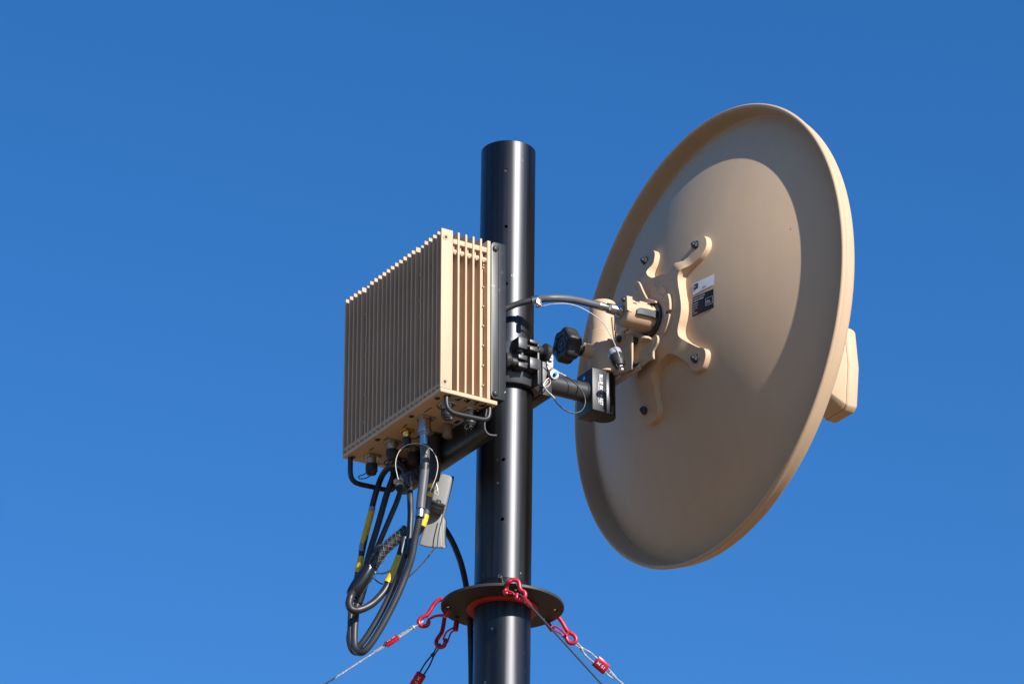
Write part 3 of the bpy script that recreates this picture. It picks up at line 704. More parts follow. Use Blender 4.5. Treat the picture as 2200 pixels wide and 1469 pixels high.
for q in [(-0.0874,-0.1043,0.1016),(-0.0878,0.0487,0.1356),(-0.0871,-0.1012,-0.1061),(-0.0861,0.0529,-0.141)]:
    bm = BM(); lathe(bm, q, (-1, 0, 0), [(0, .0080), (.0012, .0080), (.0014, .0070)], 22); hexnut(bm, Vector(q) + Vector((-.0012, 0, 0)), (-1, 0, 0), .0066, .0055); lathe(bm, Vector(q) + Vector((-.006, 0, 0)), (-1, 0, 0), [(0, .0036), (.0032, .0034), (.0038, .0026)], 16)
    obj('spider_bolt', bm, M['anod'], da)
# embossed letters
def surf_text(body, size, y, z, off, mat, parent, name='lettering'):
    t = text_mesh(body, size, 'CENTER', .0002)
    for v in t.verts:
        yy, zz = y - v.co.x, z + v.co.y
        v.co = Vector((spx(yy, zz) - .0004 if off is None else surf(yy, zz, off), yy, zz))
    return obj(name, t, M[mat], parent, smooth=False)
qv = (-0.1083,-0.0128,0.0496)
surf_text('V', .024, qv[1], qv[2], None, 'emboss', spider)
qh = (-0.1051,-0.0748,-0.0135)
surf_text('H', .026, qh[1], qh[2], None, 'emboss', spider)
# stickers
def sticker(quad, mat, name, nx=8, nz=8, off=.0006):
    A, B, C, D = [Vector(q) for q in quad]      # top-left, top-right, bottom-right, bottom-left
    bm = BM(); g = []
    for i in range(nz + 1):
        row = []
        for j in range(nx + 1):
            u, v = j / nx, i / nz
            p = A.lerp(B, u).lerp(D.lerp(C, u), v); row.append(bm.verts.new((surf(p.y, p.z, off), p.y, p.z)))
        g.append(row)
    for i in range(nz):
        for j in range(nx): bm.faces.new((g[i][j], g[i][j + 1], g[i + 1][j + 1], g[i + 1][j]))
    return obj(name, bm, M[mat], da), (A, B, C, D)
def on_quad(quad, bm, mat, parent, name, off=.0011):
    A, B, C, D = quad
    for v in bm.verts:
        p = A.lerp(B, v.co.x).lerp(D.lerp(C, v.co.x), v.co.y); v.co = Vector((surf(p.y, p.z, off), p.y, p.z))
    return obj(name, bm, M[mat], parent, smooth=False)
def qtext(body, u, v, h, wmax, asp, quad, mat, parent, off=.0012):
    t = text_mesh(body, 1.0, 'LEFT', .015)
    w = max(q.co.x for q in t.verts)
    s = min(h, wmax / w * 1.0) if wmax else h
    for q in t.verts: q.co = Vector((u + q.co.x * s * asp, v - q.co.y * h, 0))
    return on_quad(quad, t, mat, parent, 'lettering', off)
def qrect(u0, v0, u1, v1):
    b = BM(); b.faces.new([b.verts.new((u, v, 0)) for u, v in ((u0, v0), (u1, v0), (u1, v1), (u0, v1))]); bmesh.ops.subdivide_edges(b, edges=b.edges[:], cuts=2, use_grid_fill=True); return b
ws, wq = sticker([(-0.0879,-0.0931,0.0338),(-0.0772,-0.1425,0.0357),(-0.0781,-0.1423,0.016),(-0.0885,-0.0947,0.0124)], 'wlabel', 'sticker')
on_quad(wq, qrect(.05, .12, .27, .62), 'glabel', ws, 'logo_square')
qtext('ultra', .07, .42, .22, .18, .6, wq, 'white', ws, .0016)
qtext('U080030', .46, .88, .24, .40, .42, wq, 'glabel', ws)
bs, bq = sticker([(-0.0887,-0.0944,0.0078),(-0.0785,-0.1413,0.0084),(-0.0782,-0.1405,-0.0262),(-0.0883,-0.0927,-0.0265)], 'blabel', 'sticker')
for i, (s_, h_) in enumerate([('ANTENNA REFLECTOR', .090), ('0.8 METER DIAMETER', .090), ('PN 0444174004', .075), ('SN 1000L/1008', .075), ('CAGE CODE', .075), ('MFR', .075), ('CONTRACT', .075)]):
    qtext(s_, .05, .145 + i * .125 + (.02 if i > 1 else 0), h_, 0, .60 if i < 2 else .50, bq, 'white', bs)
bm = BM()
for a in ((.64, .36, .97, .372), (.64, .735, .97, .75), (.64, .36, .652, .75), (.958, .36, .97, .75)):
    b2 = qrect(*a)
    me_ = bpy.data.meshes.new('t'); b2.to_mesh(me_); b2.free(); bm.from_mesh(me_); bpy.data.meshes.remove(me_)
on_quad(bq, bm, 'wlabel', bs, 'logo_frame')
qtext('ultra', .68, .57, .15, 0, .55, bq, 'white', bs)
qtext('ELECTRONICS', .675, .66, .07, 0, .50, bq, 'white', bs)
# feed in front of the dish, on a waveguide
HY, HZ = .037, .080
def oct_(x, s, cy=0.0, cz=-.012, bow=.010):
    out = []
    base_ = [(-HY + .012, HZ), (HY - .012, HZ), (HY - .003, HZ - .008), (HY + bow * .5, 0), (HY - .003, -HZ + .008), (HY - .012, -HZ), (-HY + .012, -HZ), (-HY + .003, -HZ + .008), (-HY - bow * .5, 0), (-HY + .003, HZ - .008)]
    return [(x, cy + y * s, cz + z * s) for y, z in base_]
FX = (0.267,-0.039,-0.0085)
fx = FX[0]; fcz = FX[2]
def shell(bm, secs):
    rg = [[bm.verts.new(p) for p in oct_(x, s, 0, fcz + .006)] for x, s in secs]
    n = len(rg[0])
    for A, B in zip(rg, rg[1:]):
        for k in range(n): bm.faces.new((A[k], A[(k + 1) % n], B[(k + 1) % n], B[k]))
    bm.faces.new(rg[0]); bm.faces.new(rg[-1])
bm = BM(); shell(bm, [(fx + .0008, .985), (fx + .0020, 1.0), (fx + .0200, 1.0), (fx + .0240, .95)]); bevel_all(bm, .0022, 2, 25)
fd = obj('feed_cover', bm, M['dish'], da)
bm = BM(); shell(bm, [(fx - .060, .36), (fx - .004, .955), (fx, .98)]); bevel_all(bm, .0016, 2, 25)
obj('feed_back', bm, M['dish'], da)
bm = BM(); cyl(bm, (W0 - DEP, 0, 0), (fx - .05, 0, 0), .018, n=32); obj('waveguide', bm, M['dish'], da)

# ================================================================ FEED ADAPTER (tan cylinder at the hub)
ad = thing('feed_adapter', 'tan cylindrical feed connector clamped to the hub behind the dish', 'feed connector', (.19, -.097, .055))
AZ, AY = .0548, -.0969
bm = BM(); lathe(bm, (.1547, AY, AZ), (1, 0, 0), [(0, .0120), (0, .0225), (.0015, .0240), (.016, .0240), (.018, .0228), (.070, .0228)], 56); obj('cylinder', bm, M['tan'], ad)
bm = BM(); lathe(bm, (.2109, AY, AZ), (1, 0, 0), [(0, .0215), (0, .0295), (.001, .0305), (.006, .0305), (.006, .0215)], 56, closed=True); bf = obj('black_flange', bm, M['anod'], ad)
for a in (55, 125, 235, 305):
    bm = BM(); lathe(bm, (.2111, AY + math.cos(R(a)) * .0262, AZ + math.sin(R(a)) * .0288), (-1, 0, 0), [(0, .0034), (.003, .0034), (.0036, .0029), (.0036, .0014), (.0024, 0)], 14); obj('flange_screw', bm, M['anod'], bf)
# stepped tan ring with lugs
bm = BM(); lathe(bm, (.2164, AY, AZ), (1, 0, 0), [(0, .030), (0, .0440), (.0008, .0450), (.006, .0450), (.006, .0490), (.0068, .0500), (.0150, .0500), (.0150, .030)], 72, closed=True); lr = obj('lock_ring', bm, M['tan'], ad)
for a0, a1 in ((-62, -40), (118, 140), (60, 80), (-120, -96)):
    bm = BM(); pts = []
    for k in range(7): a = R(a0 + (a1 - a0) * k / 6); pts.append((.2164, AY + math.cos(a) * .0490, AZ + math.sin(a) * .0490))
    for k in range(7): a = R(a1 - (a1 - a0) * k / 6); pts.append((.2164, AY + math.cos(a) * .0590, AZ + math.sin(a) * .0590))
    prism(bm, pts, (.012, 0, 0)); bevel_all(bm, .0006, 1); obj('ring_lug', bm, M['tan'], ad)
for a0, a1 in ((156, 186), (193, 226)):
    bm = BM(); pts = []
    for k in range(9): a = R(a0 + (a1 - a0) * k / 8); pts.append((.2104, AY + math.cos(a) * .0470, AZ + math.sin(a) * .0470))
    for k in range(9): a = R(a1 - (a1 - a0) * k / 8); pts.append((.2104, AY + math.cos(a) * .0615, AZ + math.sin(a) * .0615))
    prism(bm, pts, (.011, 0, 0)); bevel_all(bm, .0006, 1); obj('lock_tab', bm, M['tan'], ad)
bm = BM(); prism(bm, [(0.2129,-0.138,0.0624),(0.2129,-0.1444,0.0618),(0.2129,-0.1428,0.035),(0.2129,-0.1363,0.0353)], (.0008, 0, 0)); bl_ = obj('blue_sticker', bm, M['bluelabel'], ad, smooth=False)
t = text_mesh('U0?0030'.replace('?', '8'), .0075, 'CENTER'); 
q = (0.2126,-0.1408,0.0483)
place_text(t, (q[0], q[1] - .0022, q[2]), (0, 0, 1), (0, 1, 0)); obj('lettering', t, M['white'], bl_, smooth=False)
# steel strap along the cylinder
bm = BM(); prism(bm, [(0.1687,-0.1234,0.0523),(0.1723,-0.1234,0.0553),(0.178,-0.1234,0.0574),(0.1912,-0.1234,0.0583),(0.2083,-0.1234,0.0583),(0.2139,-0.1234,0.0655),(0.2142,-0.1234,0.0576),(0.2132,-0.1234,0.0428),(0.2105,-0.1234,0.0404),(0.2074,-0.1234,0.0437),(0.2011,-0.1234,0.0457),(0.1778,-0.1234,0.0454),(0.1686,-0.1234,0.0443)], (0, .0025, 0)); bevel_all(bm, .0005, 1); obj('strap', bm, M['darksteel'], ad)
bm = BM(); prism(bm, [(0.1509,-0.1204,0.0742),(0.1622,-0.1204,0.0749),(0.1614,-0.1204,0.0632),(0.1674,-0.1204,0.0625),(0.1668,-0.1204,0.057),(0.1616,-0.1204,0.0546),(0.1606,-0.1204,0.0457),(0.1558,-0.1204,0.0467),(0.151,-0.1204,0.0483)], (0, .0065, 0)); bevel_all(bm, .0006, 1); obj('cross_clip', bm, M['tan'], ad)
bm = BM(); prism(bm, [(0.163,-0.1194,0.0657),(0.1718,-0.1194,0.0662),(0.1722,-0.1194,0.0526),(0.1688,-0.1194,0.0492),(0.1634,-0.1194,0.049)], (0, .0060, 0)); bevel_all(bm, .0008, 1); obj('clip_block', bm, M['anod'], ad)
bm = BM(); ball(bm, (0.1537,-0.1054,0.0733), .0040, 12); cyl(bm, (.1694, -.097, .0781), (.1754, -.097, .0791), .005, n=16); obj('clip_screw', bm, M['anod'], ad)
bm = BM(); box(bm, (.1874, -.1034, .0762), (.2094, -.0894, .0812), .002); obj('cylinder_key', bm, M['tan'], ad)
# latch levers
def eyed(bm, pts, hole, r, d):
    return prism(bm, pts, d)
bm = BM(); prism(bm, [(0.2039,-0.0626,0.136),(0.2039,-0.0687,0.1352),(0.2039,-0.0743,0.1321),(0.2039,-0.0784,0.1267),(0.2039,-0.0892,0.1064),(0.2039,-0.0991,0.0908),(0.2039,-0.1101,0.0846),(0.2039,-0.1252,0.0757),(0.2039,-0.1256,0.0722),(0.2039,-0.11,0.0785),(0.2039,-0.0983,0.0773),(0.2039,-0.089,0.0782),(0.2039,-0.0776,0.0899),(0.2039,-0.0686,0.1077),(0.2039,-0.0622,0.1174),(0.2039,-0.0587,0.1273),(0.2039,-0.0592,0.1328)], (.0040, 0, 0)); bevel_all(bm, .0005, 1); lv = obj('latch_lever', bm, M['tan'], ad)
bm = BM(); tube(bm, [(0.2035,-0.0661,0.1264),(0.2035,-0.0639,0.1237),(0.2035,-0.0659,0.1189),(0.2035,-0.0717,0.1151)], .0011, 8); obj('lever_eye', bm, M['wire'], lv)
bm = BM(); prism(bm, [(0.1864,-0.1444,-0.0035),(0.1864,-0.1509,-0.0012),(0.1864,-0.1554,-0.0046),(0.1864,-0.157,-0.0112),(0.1864,-0.1555,-0.0169),(0.1864,-0.1515,-0.0209),(0.1864,-0.1422,-0.0269),(0.1864,-0.1419,-0.0392),(0.1864,-0.13,-0.0263),(0.1864,-0.1273,-0.0218),(0.1864,-0.1288,-0.0078),(0.1864,-0.1347,-0.0031)], (.0040, 0, 0)); bevel_all(bm, .0005, 1); obj('latch_tab', bm, M['tan'], ad)
bm = BM(); prism(bm, [(0.1714,-0.1254,-0.0024),(0.1692,-0.1357,-0.0024),(0.1719,-0.1409,-0.0024),(0.1782,-0.1426,-0.0024),(0.1848,-0.1407,-0.0024),(0.1892,-0.1328,-0.0024),(0.1882,-0.1251,-0.0024),(0.1817,-0.1212,-0.0024),(0.1771,-0.1201,-0.0024)], (0, 0, -.0040)); bevel_all(bm, .0006, 1); obj('wing_tab', bm, M['tan'], ad)

# ================================================================ JUMPER CABLE to the dish
jc = thing('jumper_cable', 'grey coaxial jumper cable arching from the mast to the dish connector', 'cable', (.05, -.03, .12))
jp = [(-0.0576,-0.0234,-0.0235),(-0.0602,-0.0335,0.0015),(-0.0578,-0.0443,0.0181),(-0.0507,-0.0534,0.0247),(-0.0402,-0.0598,0.0307),(-0.0258,-0.0686,0.0375),(-0.0048,-0.0815,0.0434),(0.0149,-0.0936,0.046),(0.0362,-0.0972,0.0498),(0.0578,-0.0976,0.0529),(0.0782,-0.0972,0.0542),(0.0944,-0.0977,0.0543),(0.109,-0.0979,0.0547)]
bm = BM(); tube(bm, subpath(jp, 0, .52), .0052, 14, raw=True, ribs=(.0032, .0002)); obj('braided_jacket', bm, M['grey'], jc)
bm = BM(); tube(bm, subpath(jp, .50, 1.0), .0064, 16, raw=True); obj('sleeve', bm, M['boot'], jc)
i0 = subpath(jp, .475, .525); d0 = (i0[-1] - i0[0]).normalized()
bm = BM(); cyl(bm, i0[0], i0[-1], .0068, n=24); c0 = (i0[0] + i0[-1]) / 2; box(bm, (c0.x - .0045, c0.y - .012, c0.z - .0170), (c0.x + .0045, c0.y - .009, c0.z - .002), .001)
band = obj('cable_clamp', bm, M['steel'], jc)
bm = BM(); lathe(bm, (c0.x, c0.y - .012, c0.z - .0125), (0, -1, 0), [(0, .0040), (.0025, .0040), (.0032, .003), (.0032, .0018), (.002, .0016)], 18); obj('clamp_screw', bm, M['steel'], jc)
e0 = Vector((0.1068,-0.0969,0.055)); e1 = Vector((.1547, AY, AZ)); ax = (e1 - e0).normalized(); LL = (e1 - e0).length
bm = BM(); lathe(bm, e0, ax, [(-.004, .0066), (-.003, .0070), (.014, .0070), (.0142, .0064), (.020, .0064)], 32); obj('connector_sleeve', bm, M['steel'], jc)
bm = BM(); lathe(bm, e0 + ax * .0185, ax, [(0, .0080), (.0005, .0088), (.0055, .0088), (.006, .0080)], 6); lathe(bm, e0 + ax * .0243, ax, [(0, .0086), (.0105, .0092), (.011, .0084)], 32); obj('coupling_nut', bm, M['steel'], jc)
bm = BM(); lathe(bm, e0 + ax * (LL - .0120), ax, [(-.004, .0066), (.004, .0066), (.004, .0094), (.0075, .0094), (.0075, .0112), (.0125, .0112)], 32)
for q in range(4): lathe(bm, e0 + ax * (LL - .0150 + q * .0016), ax, [(0, .0072), (.0006, .0078), (.0012, .0072)], 28)
obj('bulkhead', bm, M['chrome'], jc)
# lanyard and hanging cap
dc = thing('dust_cap', 'chrome and black connector cap hanging on a wire lanyard and bead chain', 'cap', tuple((0.1367,-0.1072,-0.0369)))
bm = BM(); tube(bm, [(-0.007,-0.0848,0.0281),(-0.0011,-0.0884,0.0291),(0.0048,-0.092,0.0306),(0.0136,-0.0975,0.0331),(0.0224,-0.1029,0.0344),(0.0345,-0.1032,0.0376),(0.0465,-0.1036,0.0395),(0.0601,-0.1048,0.0391),(0.0721,-0.1052,0.0372),(0.0831,-0.1072,0.0329),(0.0926,-0.1084,0.0287),(0.101,-0.1112,0.0223),(0.1094,-0.114,0.0137),(0.117,-0.1163,0.0003),(0.1232,-0.1177,-0.0121),(0.1281,-0.1195,-0.0241),(0.1317,-0.1206,-0.035),(0.1336,-0.1217,-0.0426),(0.1339,-0.122,-0.054)], .0008, 8); obj('wire_lanyard', bm, M['wire'], dc)
bm = BM(); cyl(bm, (-0.0056,-0.0857,0.0281), (0.0048,-0.092,0.0304), .0018, n=10); obj('crimp', bm, M['steel'], dc)
ch = [Vector(p) for p in [(0.132,-0.102,0.0354),(0.1321,-0.1021,0.0301),(0.1325,-0.1023,0.0249),(0.1327,-0.1025,0.0196),(0.1332,-0.1028,0.0138),(0.1337,-0.1031,0.008),(0.1343,-0.1034,0.0022),(0.135,-0.1038,-0.0036),(0.1352,-0.104,-0.0094),(0.1355,-0.1041,-0.0151),(0.1349,-0.1061,-0.0213)]]
ch = resample(smooth_path(ch, 4), .0031)
b0_ = BM(); ball(b0_, ch[0], .00145, 8); bead = obj('bead', b0_, M['steel'], dc)
for p in ch[1:]: cp(bead, p - ch[0])
t0 = Vector((0.1334,-0.1052,-0.0259)); t1 = Vector((0.1385,-0.1154,-0.0552)); a_ = (t1 - t0).normalized(); Lc = (t1 - t0).length
bm = BM(); lathe(bm, t0, a_, [(0, .006), (0, .0112), (.0012, .0118), (.0100, .0118), (.0105, .0105)], 36); obj('cap_ring', bm, M['silver'], dc)
bm = BM(); lathe(bm, t0 + a_ * .0098, a_, [(0, .0100), (.003, .0116), (.0150, .0112), (.0230, .0085), (.0240, .006)], 36); obj('cap_body', bm, M['plastic'], dc)
bm = BM(); lathe(bm, t0 + a_ * .0325, a_, [(0, .0055), (.003, .0055), (.003, .0042), (.010, .0038), (.0105, .003)], 6); obj('cap_bolt', bm, M['silver'], dc)
bm = BM(); tube(bm, [(0.131,-0.1178,-0.0527),(0.1301,-0.1172,-0.0573),(0.1327,-0.1189,-0.0602),(0.1381,-0.1221,-0.0602),(0.1426,-0.1249,-0.0562),(0.144,-0.1257,-0.0504),(0.1422,-0.1247,-0.0481),(0.1391,-0.1227,-0.0493)], .0010, 8); obj('cap_loop', bm, M['rubber'], dc)

# ================================================================ CABLES UNDER THE BOX
def cable(name, label, pts, r, mat, frame='rig', ribs=None, part='jacket', cat='cable', n=14):
    P = [Vector(p) for p in pts]; b = P[len(P) // 2]
    t = thing(name, label, cat, tuple(b), frame)
    bm = BM(); tube(bm, pts, r, n, ribs=ribs); obj(part, bm, M[mat], t)
    return t
# steel coax with grey boot (front)
CD = (-.1984, -.0553)
cx = thing('coax_cable', 'grey ribbed cable with steel collar and thick grey boot hanging under the box', 'cable', (CD[0], CD[1], -.30))
zc = ZB - .0298
bm = BM(); lathe(bm, (CD[0], CD[1], zc + .002), (0, 0, -1), [(0, .0076), (.0195, .0076)], 32); obj('chrome_sleeve', bm, M['chrome'], cx)
bp = [(CD[0], CD[1], zc - .017), (CD[0], CD[1], zc - .022)] + [(-0.1974,-0.055,-0.2676),(-0.1975,-0.0549,-0.2786),(-0.1979,-0.0546,-0.2952),(-0.1992,-0.0538,-0.3118),(-0.2005,-0.0531,-0.3283),(-0.2017,-0.0523,-0.3434),(-0.2027,-0.0517,-0.3557),(-0.2029,-0.0516,-0.3628)]
bm = BM(); tube(bm, bp, .0075, 20, rf=lambda t: 1.0 if t > .05 else .9); obj('boot', bm, M['boot'], cx)
bm = BM(); tube(bm, [(-0.1978,-0.0547,-0.2869),(-0.1983,-0.0544,-0.2959)], .0078, 20, raw=True); obj('tape_band', bm, M['rubber'], cx)
bm = BM(); tube(bm, [(-0.2031,-0.0514,-0.3646),(-0.2041,-0.0508,-0.3769)], .0076, 22, raw=True); obj('collar', bm, M['steel'], cx)
c4p = [(-0.2015,-0.0501,-0.3592),(-0.2034,-0.049,-0.3743),(-0.2041,-0.045,-0.3906),(-0.205,-0.0386,-0.4111),(-0.2066,-0.0317,-0.4391),(-0.2117,-0.0227,-0.467),(-0.2203,-0.0151,-0.4973),(-0.2308,-0.0063,-0.5275),(-0.2433,0.0037,-0.5588),(-0.2548,0.013,-0.5827),(-0.2621,0.0199,-0.593),(-0.2655,0.0278,-0.5935),(-0.266,0.0399,-0.5848),(-0.2655,0.0454,-0.5694),(-0.2646,0.0472,-0.5489),(-0.2627,0.0484,-0.5283),(-0.2605,0.0494,-0.5101),(-0.2583,0.0481,-0.4977)]
bm = BM(); tube(bm, c4p, .0057, 14, ribs=(.0036, .0002)); obj('ribbed_jacket', bm, M['grey'], cx)
# black looped cable, left leg
c1u = [(-0.1998,0.1576,-0.4098),(-0.1964,0.1556,-0.3855),(-0.1927,0.1533,-0.3599),(-0.1874,0.15,-0.3265),(-0.1826,0.1471,-0.2994),(-0.1779,0.1442,-0.2722),(-0.1736,0.1416,-0.2527),(-0.1685,0.1384,-0.2332),(-0.168,0.1264,-0.2257),(-0.1684,0.1091,-0.223),(-0.1688,0.0917,-0.2255),(-0.1691,0.0743,-0.2337),(-0.1729,0.0532,-0.2508),(-0.1808,0.0287,-0.2756),(-0.1883,0.0098,-0.3007)]
c1 = thing('loop_cable', 'black cable arching over at top with yellow tape band on its left leg', 'cable', c1u[6])
bm = BM(); tube(bm, c1u, .0051, 14); obj('jacket', bm, M['rubber'], c1)
bm = BM(); tube(bm, [(-0.1813,0.1463,-0.2934),(-0.1861,0.1492,-0.3187),(-0.1924,0.1531,-0.3502)], .0056, 14, k=5); obj('tape_band', bm, M['yellow'], c1, 'yellow tape band')
bm = BM(); tube(bm, [(-0.18,0.1455,-0.2851),(-0.1813,0.1463,-0.2939)], .0055, 14, raw=True); obj('tape_band', bm, M['clear'], c1)
bm = BM(); tube(bm, [(-0.1924,0.1531,-0.3496),(-0.1931,0.1535,-0.3561),(-0.1941,0.1541,-0.3638)], .0055, 14, raw=True); obj('tape_band', bm, M['clear'], c1)
bm = BM(); tube(bm, [(-0.1945,0.1541,-0.3728),(-0.1965,0.1554,-0.3869),(-0.1988,0.1567,-0.401)], .0056, 14, raw=True); obj('tape_band', bm, M['yellow'], c1, 'yellow tape band')
c1l = [(-0.1887,0.0101,-0.2981),(-0.1924,0.0006,-0.3163),(-0.1943,-0.0041,-0.3362),(-0.1963,-0.0087,-0.356),(-0.1979,-0.0101,-0.3771),(-0.1999,-0.0112,-0.398),(-0.2031,-0.0092,-0.4181),(-0.2078,-0.004,-0.4424),(-0.2155,0.0007,-0.4699),(-0.2241,0.0083,-0.4965),(-0.2347,0.0172,-0.5255),(-0.2462,0.0266,-0.5519),(-0.2558,0.0348,-0.5709),(-0.2616,0.0407,-0.58),(-0.2655,0.0454,-0.5812),(-0.2686,0.0497,-0.5723),(-0.2692,0.0524,-0.558),(-0.2681,0.054,-0.5399),(-0.2674,0.0548,-0.5247),(-0.2663,0.0553,-0.5094),(-0.2637,0.0537,-0.4957)]
bm = BM(); tube(bm, c1l, .0052, 14, ribs=(.0036, .0002)); obj('ribbed_jacket', bm, M['grey'], c1)
c5 = [(-0.2621,0.0609,-0.534),(-0.2643,0.0623,-0.5464),(-0.2653,0.0629,-0.5588),(-0.2636,0.0618,-0.5711),(-0.2595,0.0594,-0.5798),(-0.2532,0.0555,-0.5822),(-0.245,0.0504,-0.5761)]
bm = BM(); tube(bm, c5, .0050, 12, ribs=(.0036, .0002)); obj('spare_turn', bm, M['grey'], c1)
tp = [(-0.2029,-0.007,-0.4002),(-0.2041,-0.0063,-0.4211)]
bm = BM(); tube(bm, [(-0.2004,-0.0232,-0.4053),(-0.2015,-0.0225,-0.4149),(-0.2034,-0.0214,-0.4249),(-0.2053,-0.0202,-0.4336)], .0078, 18, rf=lambda t: 1, flat=None); obj('tape_wrap', bm, M['rubber'], c1)
bm = BM(); tube(bm, [(-0.2004,-0.0103,-0.4003),(-0.2015,-0.0096,-0.4104),(-0.2034,-0.0085,-0.4217)], .0060, 16); obj('tape_wrap', bm, M['rubber'], c1)
# second and third legs
c2 = [(-0.1547,0.1183,-0.2265),(-0.1563,0.1192,-0.2348),(-0.159,0.1209,-0.2452),(-0.1646,0.1243,-0.2647),(-0.1694,0.1273,-0.2867),(-0.1743,0.1302,-0.31),(-0.1791,0.1332,-0.3319),(-0.1843,0.1364,-0.3537),(-0.1887,0.1391,-0.3742),(-0.1925,0.1415,-0.3946),(-0.1974,0.1444,-0.415),(-0.2267,0.1038,-0.4475)]
k2 = cable('middle_cable', 'plain black cable running down between the yellow banded leg and mesh grip', c2, .0053, 'rubber')
bm = BM(); lathe(bm, c2[0], Vector(c2[0]) - Vector(c2[1]), [(-.004, .0064), (.010, .0064), (.010, .0082), (.020, .0082), (.0205, .006)], 22); obj('plug', bm, M['plastic'], k2)
c3_ = [(-0.1523,0.0933,-0.2511),(-0.1542,0.0945,-0.2627),(-0.1572,0.0963,-0.2744),(-0.1621,0.0993,-0.2925),(-0.168,0.1029,-0.3105),(-0.1739,0.1066,-0.3285),(-0.1798,0.1102,-0.3465),(-0.1856,0.1138,-0.3644),(-0.1905,0.1168,-0.3784),(-0.2003,0.111,-0.4016),(-0.213,0.0953,-0.4248)]
k3 = cable('rear_cable', 'thin black cable slanting down behind the clamp to the mesh grip', c3_, .0045, 'rubber')
# power cable: gland, yellow bands, then mesh grip
pcb = thing('power_cable', 'black cable with large round plug and yellow bands leading into the wire mesh', 'cable', (-.1506, -.0059, -.27))
CF = (-.1506, -.0059)
bm = BM(); lathe(bm, (CF[0], CF[1], ZB - .006), (0, 0, -1), [(0, .0104), (.018, .0104), (.0185, .0112), (.0205, .0112), (.021, .0100), (.034, .0098), (.0345, .0106), (.046, .0104), (.0465, .0092), (.054, .0090), (.0545, .0100), (.066, .0094), (.075, .0072)], 32); obj('plug', bm, M['plastic'], pcb)
pf = [(CF[0], CF[1], ZB - .070), (CF[0], CF[1], ZB - .078)] + [(-0.1539,-0.003,-0.2849),(-0.155,-0.0023,-0.2939),(-0.157,-0.0012,-0.3066),(-0.1578,0.0028,-0.3207),(-0.159,0.006,-0.3377),(-0.1611,0.0096,-0.3521),(-0.1614,0.0168,-0.3623),(-0.1573,0.0378,-0.3643),(-0.1603,0.0513,-0.3679),(-0.1643,0.0655,-0.3702)]
bm = BM(); tube(bm, pf, .0056, 14); obj('jacket', bm, M['boot'], pcb)
for s in ([(-0.1554,-0.0024,-0.2927),(-0.1561,-0.0019,-0.2996)], [(-0.1573,-0.0012,-0.3072),(-0.1584,-0.0005,-0.3144)], [(-0.1598,0.0064,-0.3433),(-0.1617,0.0076,-0.3529),(-0.1645,0.0093,-0.3631)]):
    bm = BM(); tube(bm, s, .0061, 14, k=4); obj('tape_band', bm, M['yellow'], pcb, 'yellow tape band')
mgp = [(-0.1604,0.0631,-0.3485),(-0.1664,0.0668,-0.3556),(-0.1734,0.0711,-0.3628),(-0.1804,0.0754,-0.3702),(-0.1874,0.0796,-0.3783),(-0.1939,0.0836,-0.3867),(-0.1998,0.0873,-0.3969),(-0.2051,0.0905,-0.4075),(-0.2096,0.0933,-0.4184),(-0.2223,0.0834,-0.437),(-0.2414,0.0658,-0.4608)]
bm = BM(); tube(bm, mgp, .0088, 20); obj('thick_jacket', bm, M['rubber'], pcb)
# wire mesh grip: crossed helices
mg = thing('mesh_grip', 'loose braided wire mesh sleeve around the thick slanting black cable', 'cable grip', mgp[4])
PP = resample(smooth_path(mgp, 6), .0010); PP = PP[:int(len(PP) * .82)]; FF = frames(PP)
for sgn in (1, -1):
    for s in range(5):
        Q = []
        for i, (p, (t, u, w)) in enumerate(zip(PP, FF)):
            tt = i / len(PP); turn = 2.2 * (tt ** 1.0) 
            a = 2 * math.pi * (sgn * turn * (1.6 - .6 * tt) + s / 5)
            rr_ = .0092 + .0014 * math.sin(i * .09 + s * 2.1 + sgn) * .8 + .0006
            Q.append(p + (u * math.cos(a) + w * math.sin(a)) * rr_)
        bm = BM(); tube(bm, Q[::2], .00032, 5, raw=True); obj('mesh_wire', bm, M['meshwire'], mg)
# heat-shrink junction and the return loop
hj = [(-0.249,0.0294,-0.4458),(-0.2528,0.0318,-0.4546),(-0.2577,0.0347,-0.4646),(-0.2629,0.0379,-0.4746),(-0.2673,0.0407,-0.4826),(-0.2706,0.0427,-0.4883),(-0.2729,0.0441,-0.494)]
ht = thing('splice_sleeve', 'glossy black heat shrink sleeve gathering the cables at lower left', 'sleeve', hj[3])
bm = BM(); tube(bm, hj, .0112, 20, rf=lambda t: .72 + .40 * math.sin(math.pi * min(1, t * .9 + .1)) ** .7); obj('sleeve', bm, M['shrink'], ht)
bm = BM(); tube(bm, [(-0.2508,0.0434,-0.4657),(-0.2531,0.0448,-0.4765),(-0.2549,0.046,-0.4877),(-0.2568,0.0471,-0.4964),(-0.2579,0.0478,-0.5027)], .0078, 18, rf=lambda t: 1.1 - .25 * t); obj('side_sleeve', bm, M['shrink'], ht)
gl = [(-0.2644,0.0506,-0.4801),(-0.2783,0.0345,-0.4963),(-0.2825,0.0324,-0.5066),(-0.2842,0.0311,-0.5148),(-0.2826,0.0289,-0.5219),(-0.2772,0.0268,-0.5247),(-0.2693,0.0243,-0.5232),(-0.258,0.0232,-0.5171),(-0.2467,0.0222,-0.5084),(-0.2356,0.0224,-0.4966),(-0.2262,0.0213,-0.4838),(-0.218,0.021,-0.4685),(-0.2103,0.0209,-0.4494),(-0.2028,0.0211,-0.4328),(-0.1966,0.0208,-0.4114),(-0.1893,0.0222,-0.3842)]
k4 = cable('return_loop', 'thick black cable curling round under the splice with a yellow taped end', gl, .0062, 'rubber')
